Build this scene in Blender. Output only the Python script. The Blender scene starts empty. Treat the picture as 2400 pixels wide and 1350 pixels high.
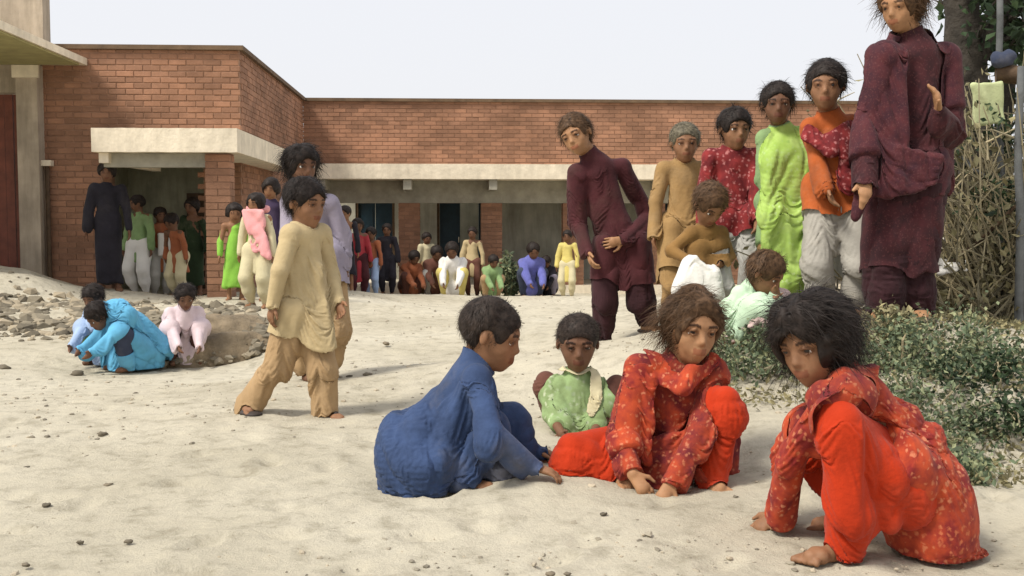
import bpy, math, random
import numpy as np
from mathutils import Vector, Matrix
random.seed(7); RNG = np.random.RandomState(7)
SC = bpy.context.scene
COL = SC.collection

# ------------------------------------------------------------------ camera, world, sun, exposure
CAMZ, FPX = 0.9, 2600.0
YAW, PITCH = math.atan(140/2600), math.atan(160/2600)
cam_d = bpy.data.cameras.new('camera'); cam = bpy.data.objects.new('camera', cam_d); COL.objects.link(cam)
cam_d.sensor_width = 36; cam_d.lens = FPX/2400*36; cam_d.clip_end = 2000; cam_d.clip_start = .05
cam.location = (0, 0, CAMZ); cam.rotation_euler = (math.pi/2-PITCH, 0, -YAW)
SC.camera = cam
CR = np.array(cam.rotation_euler.to_matrix())

world = bpy.data.worlds.new('World'); SC.world = world; world.use_nodes = True
SUN_EL, SUN_AZ = math.radians(52), math.radians(-58)      # azimuth measured from +Y (away from camera) towards +X
wn = world.node_tree.nodes; wl = world.node_tree.links
bgn = wn['Background']; sky = wn.new('ShaderNodeTexSky'); sky.sky_type = 'NISHITA'; sky.sun_disc = False
sky.sun_elevation = SUN_EL; sky.sun_rotation = SUN_AZ; sky.dust_density = 4; sky.air_density = 1.2
mixw = wn.new('ShaderNodeMixRGB'); mixw.inputs[0].default_value = .86
mixw.inputs[2].default_value = (7.0, 7.02, 7.3, 1)                # high white haze over the blue
wl.new(sky.outputs[0], mixw.inputs[1]); wl.new(mixw.outputs[0], bgn.inputs[0]); bgn.inputs[1].default_value = .1
sd = bpy.data.lights.new('sun', 'SUN'); sun = bpy.data.objects.new('sun', sd); COL.objects.link(sun)
sd.energy = 3.0; sd.angle = math.radians(15); sd.color = (1, .95, .86)
sdir = Vector((math.sin(SUN_AZ)*math.cos(SUN_EL)*1.0, -math.cos(SUN_AZ)*math.cos(SUN_EL), math.sin(SUN_EL)))
# sun stands to the left and behind the camera
sky.sun_rotation = math.atan2(sdir.x, sdir.y)
sun.rotation_euler = sdir.to_track_quat('Z', 'Y').to_euler()
SC.view_settings.view_transform = 'Standard'; SC.view_settings.look = 'None'
SC.view_settings.gamma = 1; SC.view_settings.use_curve_mapping = False; SC.view_settings.exposure = 0.46

def at(px, py, Y):                    # photo pixel + real distance -> point in the place
    d = CR @ np.array([(px-1200)/FPX, (675-py)/FPX, -1.0])
    return np.array([0, 0, CAMZ]) + d*(Y/d[1])

# ------------------------------------------------------------------ tags
def tag(o, label=None, cat=None, group=None, kind=None):
    if label: o['label'] = label
    if cat: o['category'] = cat
    if group: o['group'] = group
    if kind: o['kind'] = kind
    return o
def empty(name, loc, rz=0):
    o = bpy.data.objects.new(name, None); o.location = loc; o.rotation_euler = (0, 0, rz); COL.objects.link(o); return o

# ------------------------------------------------------------------ materials
def newmat(name):
    m = bpy.data.materials.new(name); m.use_nodes = True
    return m, m.node_tree.nodes, m.node_tree.links, m.node_tree.nodes['Principled BSDF']
def ramp(n, stops):
    r = n.new('ShaderNodeValToRGB'); e = r.color_ramp.elements
    while len(e) < len(stops): e.new(.5)
    for q, (p, c) in zip(e, stops): q.position = p; q.color = (*c, 1)
    return r
def coords(n, l, kind='Object', scale=(1, 1, 1)):
    tc = n.new('ShaderNodeTexCoord'); mp = n.new('ShaderNodeMapping'); mp.inputs['Scale'].default_value = scale
    l.new(tc.outputs[kind], mp.inputs[0]); return mp.outputs[0]
def noise(n, l, vec, scale, detail=4, rough=.55):
    t = n.new('ShaderNodeTexNoise'); t.inputs['Scale'].default_value = scale; t.inputs['Detail'].default_value = detail
    t.inputs['Roughness'].default_value = rough; l.new(vec, t.inputs['Vector']); return t
def bump(n, l, height, b, strength=.3, dist=.01):
    q = n.new('ShaderNodeBump'); q.inputs['Strength'].default_value = strength; q.inputs['Distance'].default_value = dist
    l.new(height, q.inputs['Height']); l.new(q.outputs[0], b.inputs['Normal']); return q
def mul(c, f): return tuple(max(0, min(1, x*f)) for x in c)

def cloth_mat(name, c, var=.18, weave=900, sheen=.06, dirt=.3):
    m, n, l, b = newmat(name); v = coords(n, l)
    t = noise(n, l, v, 7, 5, .6); r = ramp(n, [(.3, mul(c, 1-var)), (.7, mul(c, 1+var))]); l.new(t.outputs[0], r.inputs[0])
    d = noise(n, l, v, 2.6, 6, .65); dr = ramp(n, [(.52, (0, 0, 0)), (.75, (dirt, dirt, dirt))]); l.new(d.outputs[0], dr.inputs[0])
    mx = n.new('ShaderNodeMixRGB'); mx.inputs[2].default_value = (.33, .28, .2, 1)
    l.new(dr.outputs[0], mx.inputs[0]); l.new(r.outputs[0], mx.inputs[1]); l.new(mx.outputs[0], b.inputs['Base Color'])
    b.inputs['Roughness'].default_value = .85; b.inputs['Specular IOR Level'].default_value = .2
    b.inputs['Sheen Weight'].default_value = sheen
    w = noise(n, l, v, 60, 4, .6); w2 = noise(n, l, coords(n, l, 'Object', (1, 1, .4)), 11, 3, .5); w2.noise_type = 'RIDGED_MULTIFRACTAL'; w2.inputs['Distortion'].default_value = .8
    a = n.new('ShaderNodeMath'); a.operation = 'ADD'; l.new(w.outputs[0], a.inputs[0])
    s = n.new('ShaderNodeMath'); s.operation = 'MULTIPLY'; s.inputs[1].default_value = .9; l.new(w2.outputs[0], s.inputs[0]); l.new(s.outputs[0], a.inputs[1])
    bump(n, l, a.outputs[0], b, .38, .008)
    return m
def print_mat(name, base, dark, spot, scale=34, spot2=None):
    m, n, l, b = newmat(name); v = coords(n, l)
    wp = noise(n, l, v, 9, 3); ad = n.new('ShaderNodeVectorMath'); ad.operation = 'MULTIPLY_ADD'
    ad.inputs[1].default_value = (.03, .03, .03); wp.inputs['Scale'].default_value = 45; l.new(wp.outputs['Color'], ad.inputs[0]); l.new(v, ad.inputs[2])
    vo = n.new('ShaderNodeTexVoronoi'); vo.inputs['Scale'].default_value = scale*1.7; l.new(ad.outputs[0], vo.inputs['Vector'])
    r1 = ramp(n, [(.2, (1, 1, 1)), (.42, (0, 0, 0))]); l.new(vo.outputs['Distance'], r1.inputs[0])
    t = noise(n, l, v, 14, 5, .6); rb = ramp(n, [(.38, dark), (.62, base)]); l.new(t.outputs[0], rb.inputs[0])
    big = noise(n, l, v, 5, 2); rs = ramp(n, [(.35, spot), (.65, spot2 or spot)]); l.new(big.outputs[0], rs.inputs[0])
    keep = n.new('ShaderNodeMath'); keep.operation = 'GREATER_THAN'; keep.inputs[1].default_value = .3
    sep = n.new('ShaderNodeSeparateColor'); l.new(vo.outputs['Color'], sep.inputs[0]); l.new(sep.outputs[0], keep.inputs[0])
    mm = n.new('ShaderNodeMath'); mm.operation = 'MULTIPLY'; l.new(r1.outputs[0], mm.inputs[0]); l.new(keep.outputs[0], mm.inputs[1])
    m2 = n.new('ShaderNodeMath'); m2.operation = 'MULTIPLY'; m2.inputs[1].default_value = .7; l.new(mm.outputs[0], m2.inputs[0])
    mx = n.new('ShaderNodeMixRGB'); l.new(m2.outputs[0], mx.inputs[0]); l.new(rb.outputs[0], mx.inputs[1]); l.new(rs.outputs[0], mx.inputs[2])
    l.new(mx.outputs[0], b.inputs['Base Color']); b.inputs['Roughness'].default_value = .85; b.inputs['Sheen Weight'].default_value = .05
    b.inputs['Specular IOR Level'].default_value = .25
    w = noise(n, l, coords(n, l, 'Object', (1, 1, .5)), 11, 3); w.noise_type = 'RIDGED_MULTIFRACTAL'; w.inputs['Distortion'].default_value = .8; bump(n, l, w.outputs[0], b, .38, .008)
    return m
def skin_mat(name, c):
    m, n, l, b = newmat(name); v = coords(n, l)
    at_ = n.new('ShaderNodeVertexColor'); at_.layer_name = 'tone'
    t = noise(n, l, v, 22, 5, .6); r = ramp(n, [(.3, mul(c, .82)), (.7, mul(c, 1.15))]); l.new(t.outputs[0], r.inputs[0])
    mx = n.new('ShaderNodeMixRGB'); mx.blend_type = 'MULTIPLY'; mx.inputs[0].default_value = 1
    l.new(r.outputs[0], mx.inputs[1]); l.new(at_.outputs[0], mx.inputs[2]); l.new(mx.outputs[0], b.inputs['Base Color'])
    b.inputs['Roughness'].default_value = .62; b.inputs['Specular IOR Level'].default_value = .3; b.inputs['Subsurface Weight'].default_value = .05
    b.inputs['Subsurface Radius'].default_value = (.012, .005, .003); b.inputs['Subsurface Scale'].default_value = .4
    f = noise(n, l, v, 240, 3); bump(n, l, f.outputs[0], b, .25, .002)
    return m
def plain(name, c, rough=.8, var=.15, scale=12, bs=.3, bd=.01, bscale=40, metal=0, spec=.4):
    m, n, l, b = newmat(name); v = coords(n, l)
    t = noise(n, l, v, scale, 6, .6); r = ramp(n, [(.3, mul(c, 1-var)), (.7, mul(c, 1+var))]); l.new(t.outputs[0], r.inputs[0])
    l.new(r.outputs[0], b.inputs['Base Color']); b.inputs['Roughness'].default_value = rough; b.inputs['Metallic'].default_value = metal
    b.inputs['Specular IOR Level'].default_value = spec
    w = noise(n, l, v, bscale, 5); bump(n, l, w.outputs[0], b, bs, bd); return m
def tinted(name, c, var=.35, rough=.9, src='attr', bscale=60, hue=(.75, .62, .5), bs=.4, trans=0):
    m, n, l, b = newmat(name)
    if src == 'attr':
        a = n.new('ShaderNodeVertexColor'); a.layer_name = 'tone'; f = a.outputs[0]
    else:
        a = n.new('ShaderNodeObjectInfo'); f = a.outputs['Random']
    r = ramp(n, [(0, mul(c, 1-var)), (.55, c), (1, tuple(min(1, x*(1+var*h)) for x, h in zip(c, hue)))]); l.new(f, r.inputs[0])
    v = coords(n, l, 'Object'); t = noise(n, l, v, bscale*.5, 5, .7)
    mm = n.new('ShaderNodeMixRGB'); mm.blend_type = 'MULTIPLY'; mm.inputs[0].default_value = .5
    rr = ramp(n, [(.3, (.7, .7, .7)), (.7, (1.0, 1.0, 1.0))]); l.new(t.outputs[0], rr.inputs[0])
    l.new(r.outputs[0], mm.inputs[1]); l.new(rr.outputs[0], mm.inputs[2]); l.new(mm.outputs[0], b.inputs['Base Color'])
    b.inputs['Roughness'].default_value = rough; b.inputs['Specular IOR Level'].default_value = .3
    if trans:
        td = n.new('ShaderNodeBsdfTranslucent'); l.new(mm.outputs[0], td.inputs[0]); ms = n.new('ShaderNodeMixShader')
        ms.inputs[0].default_value = trans; out = n['Material Output']
        l.new(b.outputs[0], ms.inputs[1]); l.new(td.outputs[0], ms.inputs[2]); l.new(ms.outputs[0], out.inputs[0])
    else:
        w = noise(n, l, v, bscale, 4); bump(n, l, w.outputs[0], b, bs, .006)
    return m

# ------------------------------------------------------------------ mesh helpers
def np_mesh(name, V, F, mats, parent=None, smooth=True, tone=None, midx=None):
    me = bpy.data.meshes.new(name); V = np.asarray(V, np.float32); F = np.asarray(F, np.int32)
    k = F.shape[1]
    me.vertices.add(len(V)); me.vertices.foreach_set('co', V.ravel())
    me.loops.add(F.size); me.loops.foreach_set('vertex_index', F.ravel())
    me.polygons.add(len(F)); me.polygons.foreach_set('loop_start', np.arange(0, F.size, k, dtype=np.int32))
    try: me.polygons.foreach_set('loop_total', np.full(len(F), k, np.int32))
    except Exception: pass
    me.polygons.foreach_set('use_smooth', np.full(len(F), smooth))
    for m in (mats if isinstance(mats, (list, tuple)) else [mats]): me.materials.append(m)
    if midx is not None: me.polygons.foreach_set('material_index', np.asarray(midx, np.int32))
    me.update(calc_edges=True)
    if tone is not None:
        a = me.color_attributes.new('tone', 'FLOAT_COLOR', 'POINT')
        tone = np.asarray(tone, np.float32)
        if tone.ndim == 1: tone = np.repeat(tone[:, None], 3, 1)
        a.data.foreach_set('color', np.concatenate([tone, np.ones((len(V), 1), np.float32)], 1).ravel())
    o = bpy.data.objects.new(name, me); COL.objects.link(o)
    if parent: o.parent = parent
    return o
BOXV = np.array([[x, y, z] for x in (0, 1) for y in (0, 1) for z in (0, 1)], float)
BOXF = np.array([[0, 1, 3, 2], [4, 6, 7, 5], [0, 4, 5, 1], [2, 3, 7, 6], [0, 2, 6, 4], [1, 5, 7, 3]])
class MB:
    def __init__(s): s.V = []; s.F = []; s.T = []; s.n = 0
    def add(s, V, F, t=.5):
        V = np.asarray(V, float); F = np.asarray(F)
        if F.shape[1] == 3: F = np.concatenate([F, F[:, 2:3]], 1)      # only used with quads kept proper below
        s.V.append(V); s.F.append(F+s.n); s.n += len(V); s.T.append(np.full(len(V), t) if np.isscalar(t) else np.asarray(t))
    def box(s, x0, x1, y0, y1, z0, z1, t=.5, j=0):
        V = BOXV*np.array([x1-x0, y1-y0, z1-z0])+np.array([x0, y0, z0])
        if j: V = V+RNG.uniform(-j, j, V.shape)
        s.add(V, BOXF, t)
    def tube(s, pts, rad, seg=6, t=.5):
        pts = [np.asarray(p, float) for p in pts]
        rad = [rad]*len(pts) if np.isscalar(rad) else rad; V = []; F = []
        ref = np.array([.31, .17, .93])
        for i, p in enumerate(pts):
            d = pts[min(i+1, len(pts)-1)]-pts[max(i-1, 0)]; d = d/(np.linalg.norm(d)+1e-9)
            a = np.cross(d, ref); a /= np.linalg.norm(a)+1e-9; b = np.cross(d, a)
            for k in range(seg):
                th = 2*math.pi*k/seg; V.append(p+rad[i]*(math.cos(th)*a+math.sin(th)*b))
        for i in range(len(pts)-1):
            for k in range(seg):
                k2 = (k+1) % seg; F.append([i*seg+k, i*seg+k2, (i+1)*seg+k2, (i+1)*seg+k])
        s.add(V, F, t)
        if seg == 4:
            s.F.append(np.array([[0, 1, 2, 3]])+s.n-len(V)); s.F.append(np.array([[3, 2, 1, 0]])+s.n-4)
        else:
            for e in (0, len(pts)-1):
                base = s.n-len(V)+e*seg
                s.F.append(np.array([[base, base+1, base+2, base+3]])); s.F.append(np.array([[base, base+3, base+4, base+5]])) if seg >= 6 else None
    def build(s, name, mats, parent=None, smooth=False, kind=None):
        if not s.V: return None
        o = np_mesh(name, np.concatenate(s.V), np.concatenate(s.F), mats, parent, smooth, np.concatenate(s.T))
        if kind: o['kind'] = kind
        return o

def sinoise(P, f, seed, n=5, zs=1.0):
    r = np.random.RandomState(seed); out = np.zeros(len(P), np.float32)
    for i in range(n):
        k = r.normal(size=3); k /= np.linalg.norm(k); k *= f*(.6+.9*r.rand()); k[2] *= zs
        m = r.normal(size=3)*f*.35; m[2] *= max(zs, .4)
        out += np.sin(P@k+r.rand()*6.3+1.4*np.sin(P@m+r.rand()*6.3)).astype(np.float32)
    return out/n**.5

# ------------------------------------------------------------------ terrain
CTRL = []
def ctl(px, py, Y): p = at(px, py, Y); CTRL.append((p[0], p[1], p[2]))
for q in [(565, 980, 4.92), (770, 985, 4.92), (1000, 1145, 3.72), (1270, 1100, 3.72), (1350, 1015, 4.64), (1560, 1135, 3.8), (1980, 1305, 2.95),
          (2240, 1315, 2.98), (1410, 825, 6.8), (1520, 775, 6.8), (1600, 765, 6.5), (1710, 765, 6.1), (1830, 735, 5.8), (1950, 735, 5.6), (2090, 745, 5.3),
          (2180, 748, 5.3), (1740, 812, 5.3), (2380, 770, 5.6), (2370, 1120, 3.9), (2260, 880, 4.6), (1850, 960, 4.4), (2330, 700, 7.5),
          (270, 868, 7.6), (450, 858, 7.8), (560, 860, 7.6), (80, 800, 8.6), (40, 900, 6.9), (250, 695, 13.7), (520, 697, 13.2), (600, 693, 13.0), (520, 699, 12.0),
          (400, 699, 14), (60, 617, 12.6), (-80, 612, 12.6), (0, 640, 11.5), (140, 690, 12.6), (120, 720, 10.6), (300, 715, 11.5),
          (850, 692, 17.8), (1000, 695, 19.2), (1200, 695, 19.2), (1400, 695, 19.2), (1600, 695, 19.2), (1800, 690, 19.2), (1100, 720, 14), (1300, 740, 11), (900, 760, 10),
          (1150, 850, 7.2), (700, 800, 8), (1400, 708, 15), (1650, 712, 14), (300, 1300, 2.98), (1200, 1300, 2.98), (800, 1350, 2.8), (300, 1100, 4), (100, 1000, 4.8), (2300, 690, 9.5), (2100, 700, 9)]:
    ctl(*q)
CTRL += [(-30, 10, .1), (-30, 40, -.4), (30, 10, .3), (30, 40, -.4), (0, 45, -.5), (0, -10, 0), (-8, 2, 0), (8, 2, .15), (-5, 0, 0), (5, 0, .05), (-12, 25, -.2), (14, 25, -.45)]
CTRL = np.array(CTRL)
def hbase(X, Y):
    X = np.atleast_1d(np.asarray(X, float)).ravel(); Y = np.atleast_1d(np.asarray(Y, float)).ravel()
    num = np.zeros_like(X); den = np.zeros_like(X)
    for cx, cy, cz in CTRL:
        w = 1/((X-cx)**2+(Y-cy)**2+.018+.0006*Y**2)**1.7
        num += w*cz; den += w
    return num/den
def hfine(X, Y):
    P = np.stack([X, Y, 0*X], 1)
    return sinoise(P, 1.3, 11, 6)*.014+sinoise(P, 4.5, 12, 7)*.006+sinoise(P, 13, 13, 8)*.0028+np.abs(sinoise(P, 34, 14, 8))*.0022
def dents(X, Y):
    c = .3; out = np.zeros_like(X); ix = np.floor(X/c); iy = np.floor(Y/c)
    for a in (-1, 0, 1):
        for b in (-1, 0, 1):
            jx = ix+a; jy = iy+b; h1 = np.modf(np.abs(np.sin(jx*12.9898+jy*78.233)*43758.5453))[0]; h2 = np.modf(np.abs(np.sin(jx*39.346+jy*11.135)*24634.63))[0]; h3 = np.modf(np.abs(np.sin(jx*7.1+jy*57.3)*9534.3))[0]
            dx = X-(jx+h1)*c; dy = Y-(jy+h2)*c; ca = np.cos(h3*6.28); sa = np.sin(h3*6.28); u = (dx*ca+dy*sa)/1.9; v = -dx*sa+dy*ca; d = np.hypot(u, v); k = (h3 > .35)*(.5+h1)
            out += 1.6*k*(-.012*np.exp(-(d/.035)**2)+.0045*np.exp(-((d-.06)/.018)**2))
    return out
def gz(x, y): return float(hbase(x, y)[0])

def ground_mat():
    m, n, l, b = newmat('sandy_earth'); v = coords(n, l)
    a = noise(n, l, v, .55, 8, .62); r = ramp(n, [(.3, (.43, .392, .3)), (.5, (.53, .488, .385)), (.72, (.6, .56, .455))]); l.new(a.outputs[0], r.inputs[0])
    c = noise(n, l, v, 9, 8, .7); r2 = ramp(n, [(.3, (.6, .58, .54)), (.5, (.96, .95, .94)), (.75, (1.12, 1.1, 1.06))]); l.new(c.outputs[0], r2.inputs[0])
    mx = n.new('ShaderNodeMixRGB'); mx.blend_type = 'MULTIPLY'; mx.inputs[0].default_value = .9; l.new(r.outputs[0], mx.inputs[1]); l.new(r2.outputs[0], mx.inputs[2])
    # trampled dung and straw flecks
    vo = n.new('ShaderNodeTexVoronoi'); vo.inputs['Scale'].default_value = 13; wv = noise(n, l, v, 30, 3)
    ad = n.new('ShaderNodeVectorMath'); ad.operation = 'MULTIPLY_ADD'; ad.inputs[1].default_value = (.09, .09, .09); l.new(wv.outputs['Color'], ad.inputs[0]); l.new(v, ad.inputs[2]); l.new(ad.outputs[0], vo.inputs['Vector'])
    fr = ramp(n, [(.05, (1, 1, 1)), (.13, (0, 0, 0))]); l.new(vo.outputs['Distance'], fr.inputs[0])
    pk = noise(n, l, v, 1.1, 3); pr = ramp(n, [(.48, (0, 0, 0)), (.62, (.75, .75, .75))]); l.new(pk.outputs[0], pr.inputs[0])
    m3 = n.new('ShaderNodeMath'); m3.operation = 'MULTIPLY'; l.new(fr.outputs[0], m3.inputs[0]); l.new(pr.outputs[0], m3.inputs[1])
    m4 = n.new('ShaderNodeMixRGB'); m4.inputs[2].default_value = (.17, .135, .085, 1); l.new(m3.outputs[0], m4.inputs[0]); l.new(mx.outputs[0], m4.inputs[1])
    l.new(m4.outputs[0], b.inputs['Base Color']); b.inputs['Roughness'].default_value = .97; b.inputs['Specular IOR Level'].default_value = .1
    h1 = noise(n, l, v, 26, 8, .75); h2 = noise(n, l, v, 150, 4, .7)
    s = n.new('ShaderNodeMath'); s.operation = 'MULTIPLY'; s.inputs[1].default_value = .25; l.new(h2.outputs[0], s.inputs[0])
    s2 = n.new('ShaderNodeMath'); s2.operation = 'ADD'; l.new(s.outputs[0], s2.inputs[0]); l.new(h1.outputs[0], s2.inputs[1])
    bump(n, l, s2.outputs[0], b, .75, .022)
    return m
M_ground = ground_mat()
def build_ground():
    ys = [-300, -80, -20, -6, -2, 0]; y = .6
    while y < 26: ys.append(y); y += max(.014, .0085*y)
    while y < 900: ys.append(y); y *= 1.25
    ys = np.array(ys); nc = 300
    us = list(np.linspace(-1, 1, nc)); g = 1.06
    out = [1.0]
    while out[-1] < 160: out.append(out[-1]*1.32)
    us = np.array([-o for o in out[:0:-1]]+us+out[1:])
    W = .56*np.clip(ys, 0, 26)+1.2
    X = us[None, :]*W[:, None]+.03*ys[:, None].clip(0, 26); Yg = np.repeat(ys[:, None], len(us), 1)
    x = X.ravel(); yy = Yg.ravel()
    z = hbase(x, yy)
    f = np.clip(1-(np.hypot(x, yy)-20)/15, 0, 1)
    z = z+(hfine(x, yy)+dents(x, yy))*f
    nr, ncu = X.shape; idx = np.arange(nr*ncu).reshape(nr, ncu)
    F = np.stack([idx[:-1, :-1], idx[:-1, 1:], idx[1:, 1:], idx[1:, :-1]], -1).reshape(-1, 4)
    o = np_mesh('ground', np.stack([x, yy, z], 1), F, M_ground); tag(o, kind='structure')
build_ground()

# ------------------------------------------------------------------ materials for the buildings
BRICK = (.34, .18, .112)
M_brick = tinted('red_brick', BRICK, .2, .92, 'obj', 60)
M_brick_j = tinted('red_brick_courses', BRICK, .2, .92, 'attr', 60)
M_mortar = plain('mortar', (.27, .155, .1), .95, .25, 6, .4, .006)
M_conc = plain('whitewashed_concrete', (.76, .67, .52), .9, .16, 5, .5, .012, 22)
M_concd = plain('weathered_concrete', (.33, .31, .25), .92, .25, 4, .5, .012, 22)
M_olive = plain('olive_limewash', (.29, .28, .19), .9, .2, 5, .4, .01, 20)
M_plast = plain('grey_plaster', (.42, .41, .34), .9, .22, 2.2, .35, .008, 18)
M_coping = plain('dark_coping', (.13, .085, .05), .9, .3, 6)
M_door = plain('teal_door_paint', (.007, .026, .04), .5, .3, 8, .2, .004)
M_shut = plain('oxide_red_paint', (.16, .045, .025), .6, .3, 7, .25, .004)
M_wood = plain('old_wood', (.09, .055, .03), .8, .35, 14, .5, .01, 50)
M_dark = plain('dark_room_floor', (.05, .045, .04), .9)
M_upper = plain('tan_render', (.42, .35, .27), .9, .2, 3, .4, .01, 25)

def stain(m, sc=(1, 1, 1), f=.8, lo=.55, scale=1.0, hi=1.08):
    n = m.node_tree.nodes; l = m.node_tree.links; b = n['Principled BSDF']; src = b.inputs['Base Color'].links[0].from_socket
    g = n.new('ShaderNodeNewGeometry'); mp = n.new('ShaderNodeMapping'); mp.inputs['Scale'].default_value = sc; l.new(g.outputs['Position'], mp.inputs[0])
    t = noise(n, l, mp.outputs[0], scale, 7, .68); r = ramp(n, [(.33, (lo, lo, lo*.97)), (.62, (hi, hi, hi))]); l.new(t.outputs[0], r.inputs[0])
    mx = n.new('ShaderNodeMixRGB'); mx.blend_type = 'MULTIPLY'; mx.inputs[0].default_value = f; l.new(src, mx.inputs[1]); l.new(r.outputs[0], mx.inputs[2]); l.new(mx.outputs[0], b.inputs['Base Color'])
for m_ in (M_brick, M_brick_j): stain(m_, (1, 1, 1.3), .9, .62, 1.1, 1.18)
stain(M_conc, (4, 4, .5), .4, .6, 1.6, 1.05)
for m_ in (M_upper, M_plast, M_olive): stain(m_, (4, 4, .5), .8, .6, 1.6, 1.05)

BL, BH, JT = .205, .064, .009
def courses(x0, x1, z0, z1, holes=(), seed=0):
    r = random.Random(seed); out = []; k = 0; z = z0
    while z < z1-.02:
        h = min(BH, z1-z); x = x0-(BL/2 if k % 2 else 0)
        while x < x1-.02:
            a, b = max(x, x0), min(x+BL, x1)
            if b-a > .03:
                c, d = (a+b)/2, z+h/2
                if not any(hx0-.02 < c < hx1+.02 and hz0 < d < hz1 for hx0, hx1, hz0, hz1 in holes): out.append((a, b, z, z+h, r.random(), r.uniform(-.003, .004)))
            x += BL+JT
        z += BH+JT; k += 1
    return out

# ------------------------------------------------------------------ the school
ZT = 3.0; XC = -2.63; YL = 14.1; YF = 20.0; XR = 9.0
school = empty('school_building', (XC, YL, gz(XC, YL)))
tag(school, 'long low red brick building with pale concrete canopies and a verandah, behind all the people', 'building')
def sp(name, build, mat, **k):
    o = build.build(name, mat, None, **k)
    if o:
        o.parent = school; o.matrix_parent_inverse = Matrix.Translation(-school.location)
    return o
jb = MB()
hole = [(-4.27, -3.09, -2, 1.61)]
lw = courses(-5.21, XC, -.25, ZT, hole, 1)
lw.sort(key=lambda q: abs(q[2]-2.2))
cub = {}
for i, (a, b, z0, z1, t, pr) in enumerate(lw):
    if i < 290:
        key = (round(b-a, 3), round(z1-z0, 3))
        if key not in cub:
            w, h = key; V = BOXV*np.array([w, .1, h]); e = .006     # edges eased
            V = np.concatenate([V[[0, 4, 5, 1]], V[[2, 6, 7, 3]]])
            V2 = V.copy(); V2[:4] += np.array([[e, 0, e], [-e, 0, e], [-e, 0, -e], [e, 0, -e]])
            mid = V[:4]+np.array([0, e, 0]); VV = np.concatenate([V2[:4], mid, V[4:]])
            FF = [[0, 1, 2, 3]]
            for s0 in (0, 4):
                for k in range(4): FF.append([s0+k, s0+4+k, s0+4+(k+1) % 4, s0+(k+1) % 4])
            tmp = np_mesh('brick', VV, FF, M_brick, None, False); cub[key] = tmp.data; bpy.data.objects.remove(tmp)
        o = bpy.data.objects.new('brick', cub[key]); COL.objects.link(o); o.location = (a, YL+pr, z0); o.parent = school
        o.matrix_parent_inverse = Matrix.Translation(-school.location)
    else: jb.box(a, b, YL+pr, YL+.1, z0, z1, t, .0015)
mb = MB()
mb.box(-5.21, -4.26, YL+.009, YL+.24, -.6, ZT); mb.box(-3.1, XC-.009, YL+.009, YL+.24, -.6, ZT); mb.box(-4.26, -3.1, YL+.009, YL+.24, 1.61, ZT)
# side wall of the left wing, facing right
for (a, b, z0, z1, t, pr) in courses(YL+.1, YF+.02, -.6, ZT, (), 2): jb.box(XC-.1, XC-pr, a, b, z0, z1, t, .0015)
mb.box(XC-.24, XC-.009, YL+.24, YF, -.6, ZT)
# parapet over the verandah
for (a, b, z0, z1, t, pr) in courses(XC, XR, 1.86, ZT, (), 3): jb.box(a, b, YF+pr, YF+.1, z0, z1, t, .0015)
mb.box(XC, XR, YF+.009, YF+.25, 1.62, ZT)
# verandah pillars
cop = MB(); con = MB(); dk = MB(); pl = MB()
px_p = [-.77+1.48*k for k in (-1, 0, 1, 2, 3, 4, 5, 6)]
for X in px_p:
    w = .19
    for k, zc in enumerate(np.arange(-.55, 1.2, BH+JT)):
        s0 = 0 if k % 2 else .5
        if k % 2: jb.box(X-w, X-.006, YF+.0, YF+.3, zc, zc+BH, RNG.rand(), .002); jb.box(X+.006, X+w, YF+.0, YF+.3, zc, zc+BH, RNG.rand(), .002)
        else: jb.box(X-w, X-w+.1, YF, YF+.3, zc, zc+BH, RNG.rand(), .002); jb.box(X-w+.112, X+w-.112, YF, YF+.3, zc, zc+BH, RNG.rand(), .002); jb.box(X+w-.1, X+w, YF, YF+.3, zc, zc+BH, RNG.rand(), .002)
    mb.box(X-w+.008, X+w-.008, YF+.008, YF+.292, -.6, 1.2)
# porch pillar
for X0, X1, Y0 in ((-2.63, -2.37, 12.05),):
    for k, zc in enumerate(np.arange(-.3, 1.6, BH+JT)):
        z2 = min(zc+BH, 1.605)
        if k % 2: jb.box(X0, X1, Y0, Y0+.12, zc, z2, RNG.rand(), .002); jb.box(X0, X1, Y0+.132, Y0+.26, zc, z2, RNG.rand(), .002)
        else: jb.box(X0, X0+.124, Y0, Y0+.26, zc, z2, RNG.rand(), .002); jb.box(X0+.136, X1, Y0, Y0+.26, zc, z2, RNG.rand(), .002)
    mb.box(X0+.008, X1-.008, Y0+.008, Y0+.252, -.4, 1.6)
sp('brick_courses', jb, M_brick_j, kind='stuff'); sp('mortar_core', mb, M_mortar)
b = MB(); b.box(-5.2, XC+.05, YL-.05, YL+.3, ZT, ZT+.055); b.box(XC-.3, XC+.05, YL+.3, YF-.05, ZT, ZT+.055); sp('coping', b, M_coping)
b = MB(); b.box(XC-.3, XR, YF-.05, YF+.3, ZT, ZT+.055); sp('coping', b, M_coping)
def slab(x0, x1, y0, y1, z0, z1, name='canopy', mat=None):
    b = MB(); n = 24; xs = np.linspace(x0, x1, n+1)
    for i in range(n): pass
    V = []; F = []
    r = RNG.uniform(-.0018, .0018, (n+1, 4))
    for i, x in enumerate(xs):
        V += [(x, y0+r[i, 0], z0+r[i, 1]), (x, y0+r[i, 2], z1+r[i, 3]), (x, y1, z1), (x, y1, z0)]
    for i in range(n):
        for k in range(4): F.append([i*4+k, i*4+(k+1) % 4, i*4+4+(k+1) % 4, i*4+4+k])
    F += [[0, 1, 2, 3], [n*4+3, n*4+2, n*4+1, n*4]]
    b.add(V, F); return sp(name, b, mat or M_conc)
slab(XC+.002, XR, 19.2, YF+.002, 1.6, 1.858)                         # verandah canopy
slab(-3.77, -2.26, 11.9, YL-.003, 1.61, 1.86)                        # porch canopy
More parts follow.
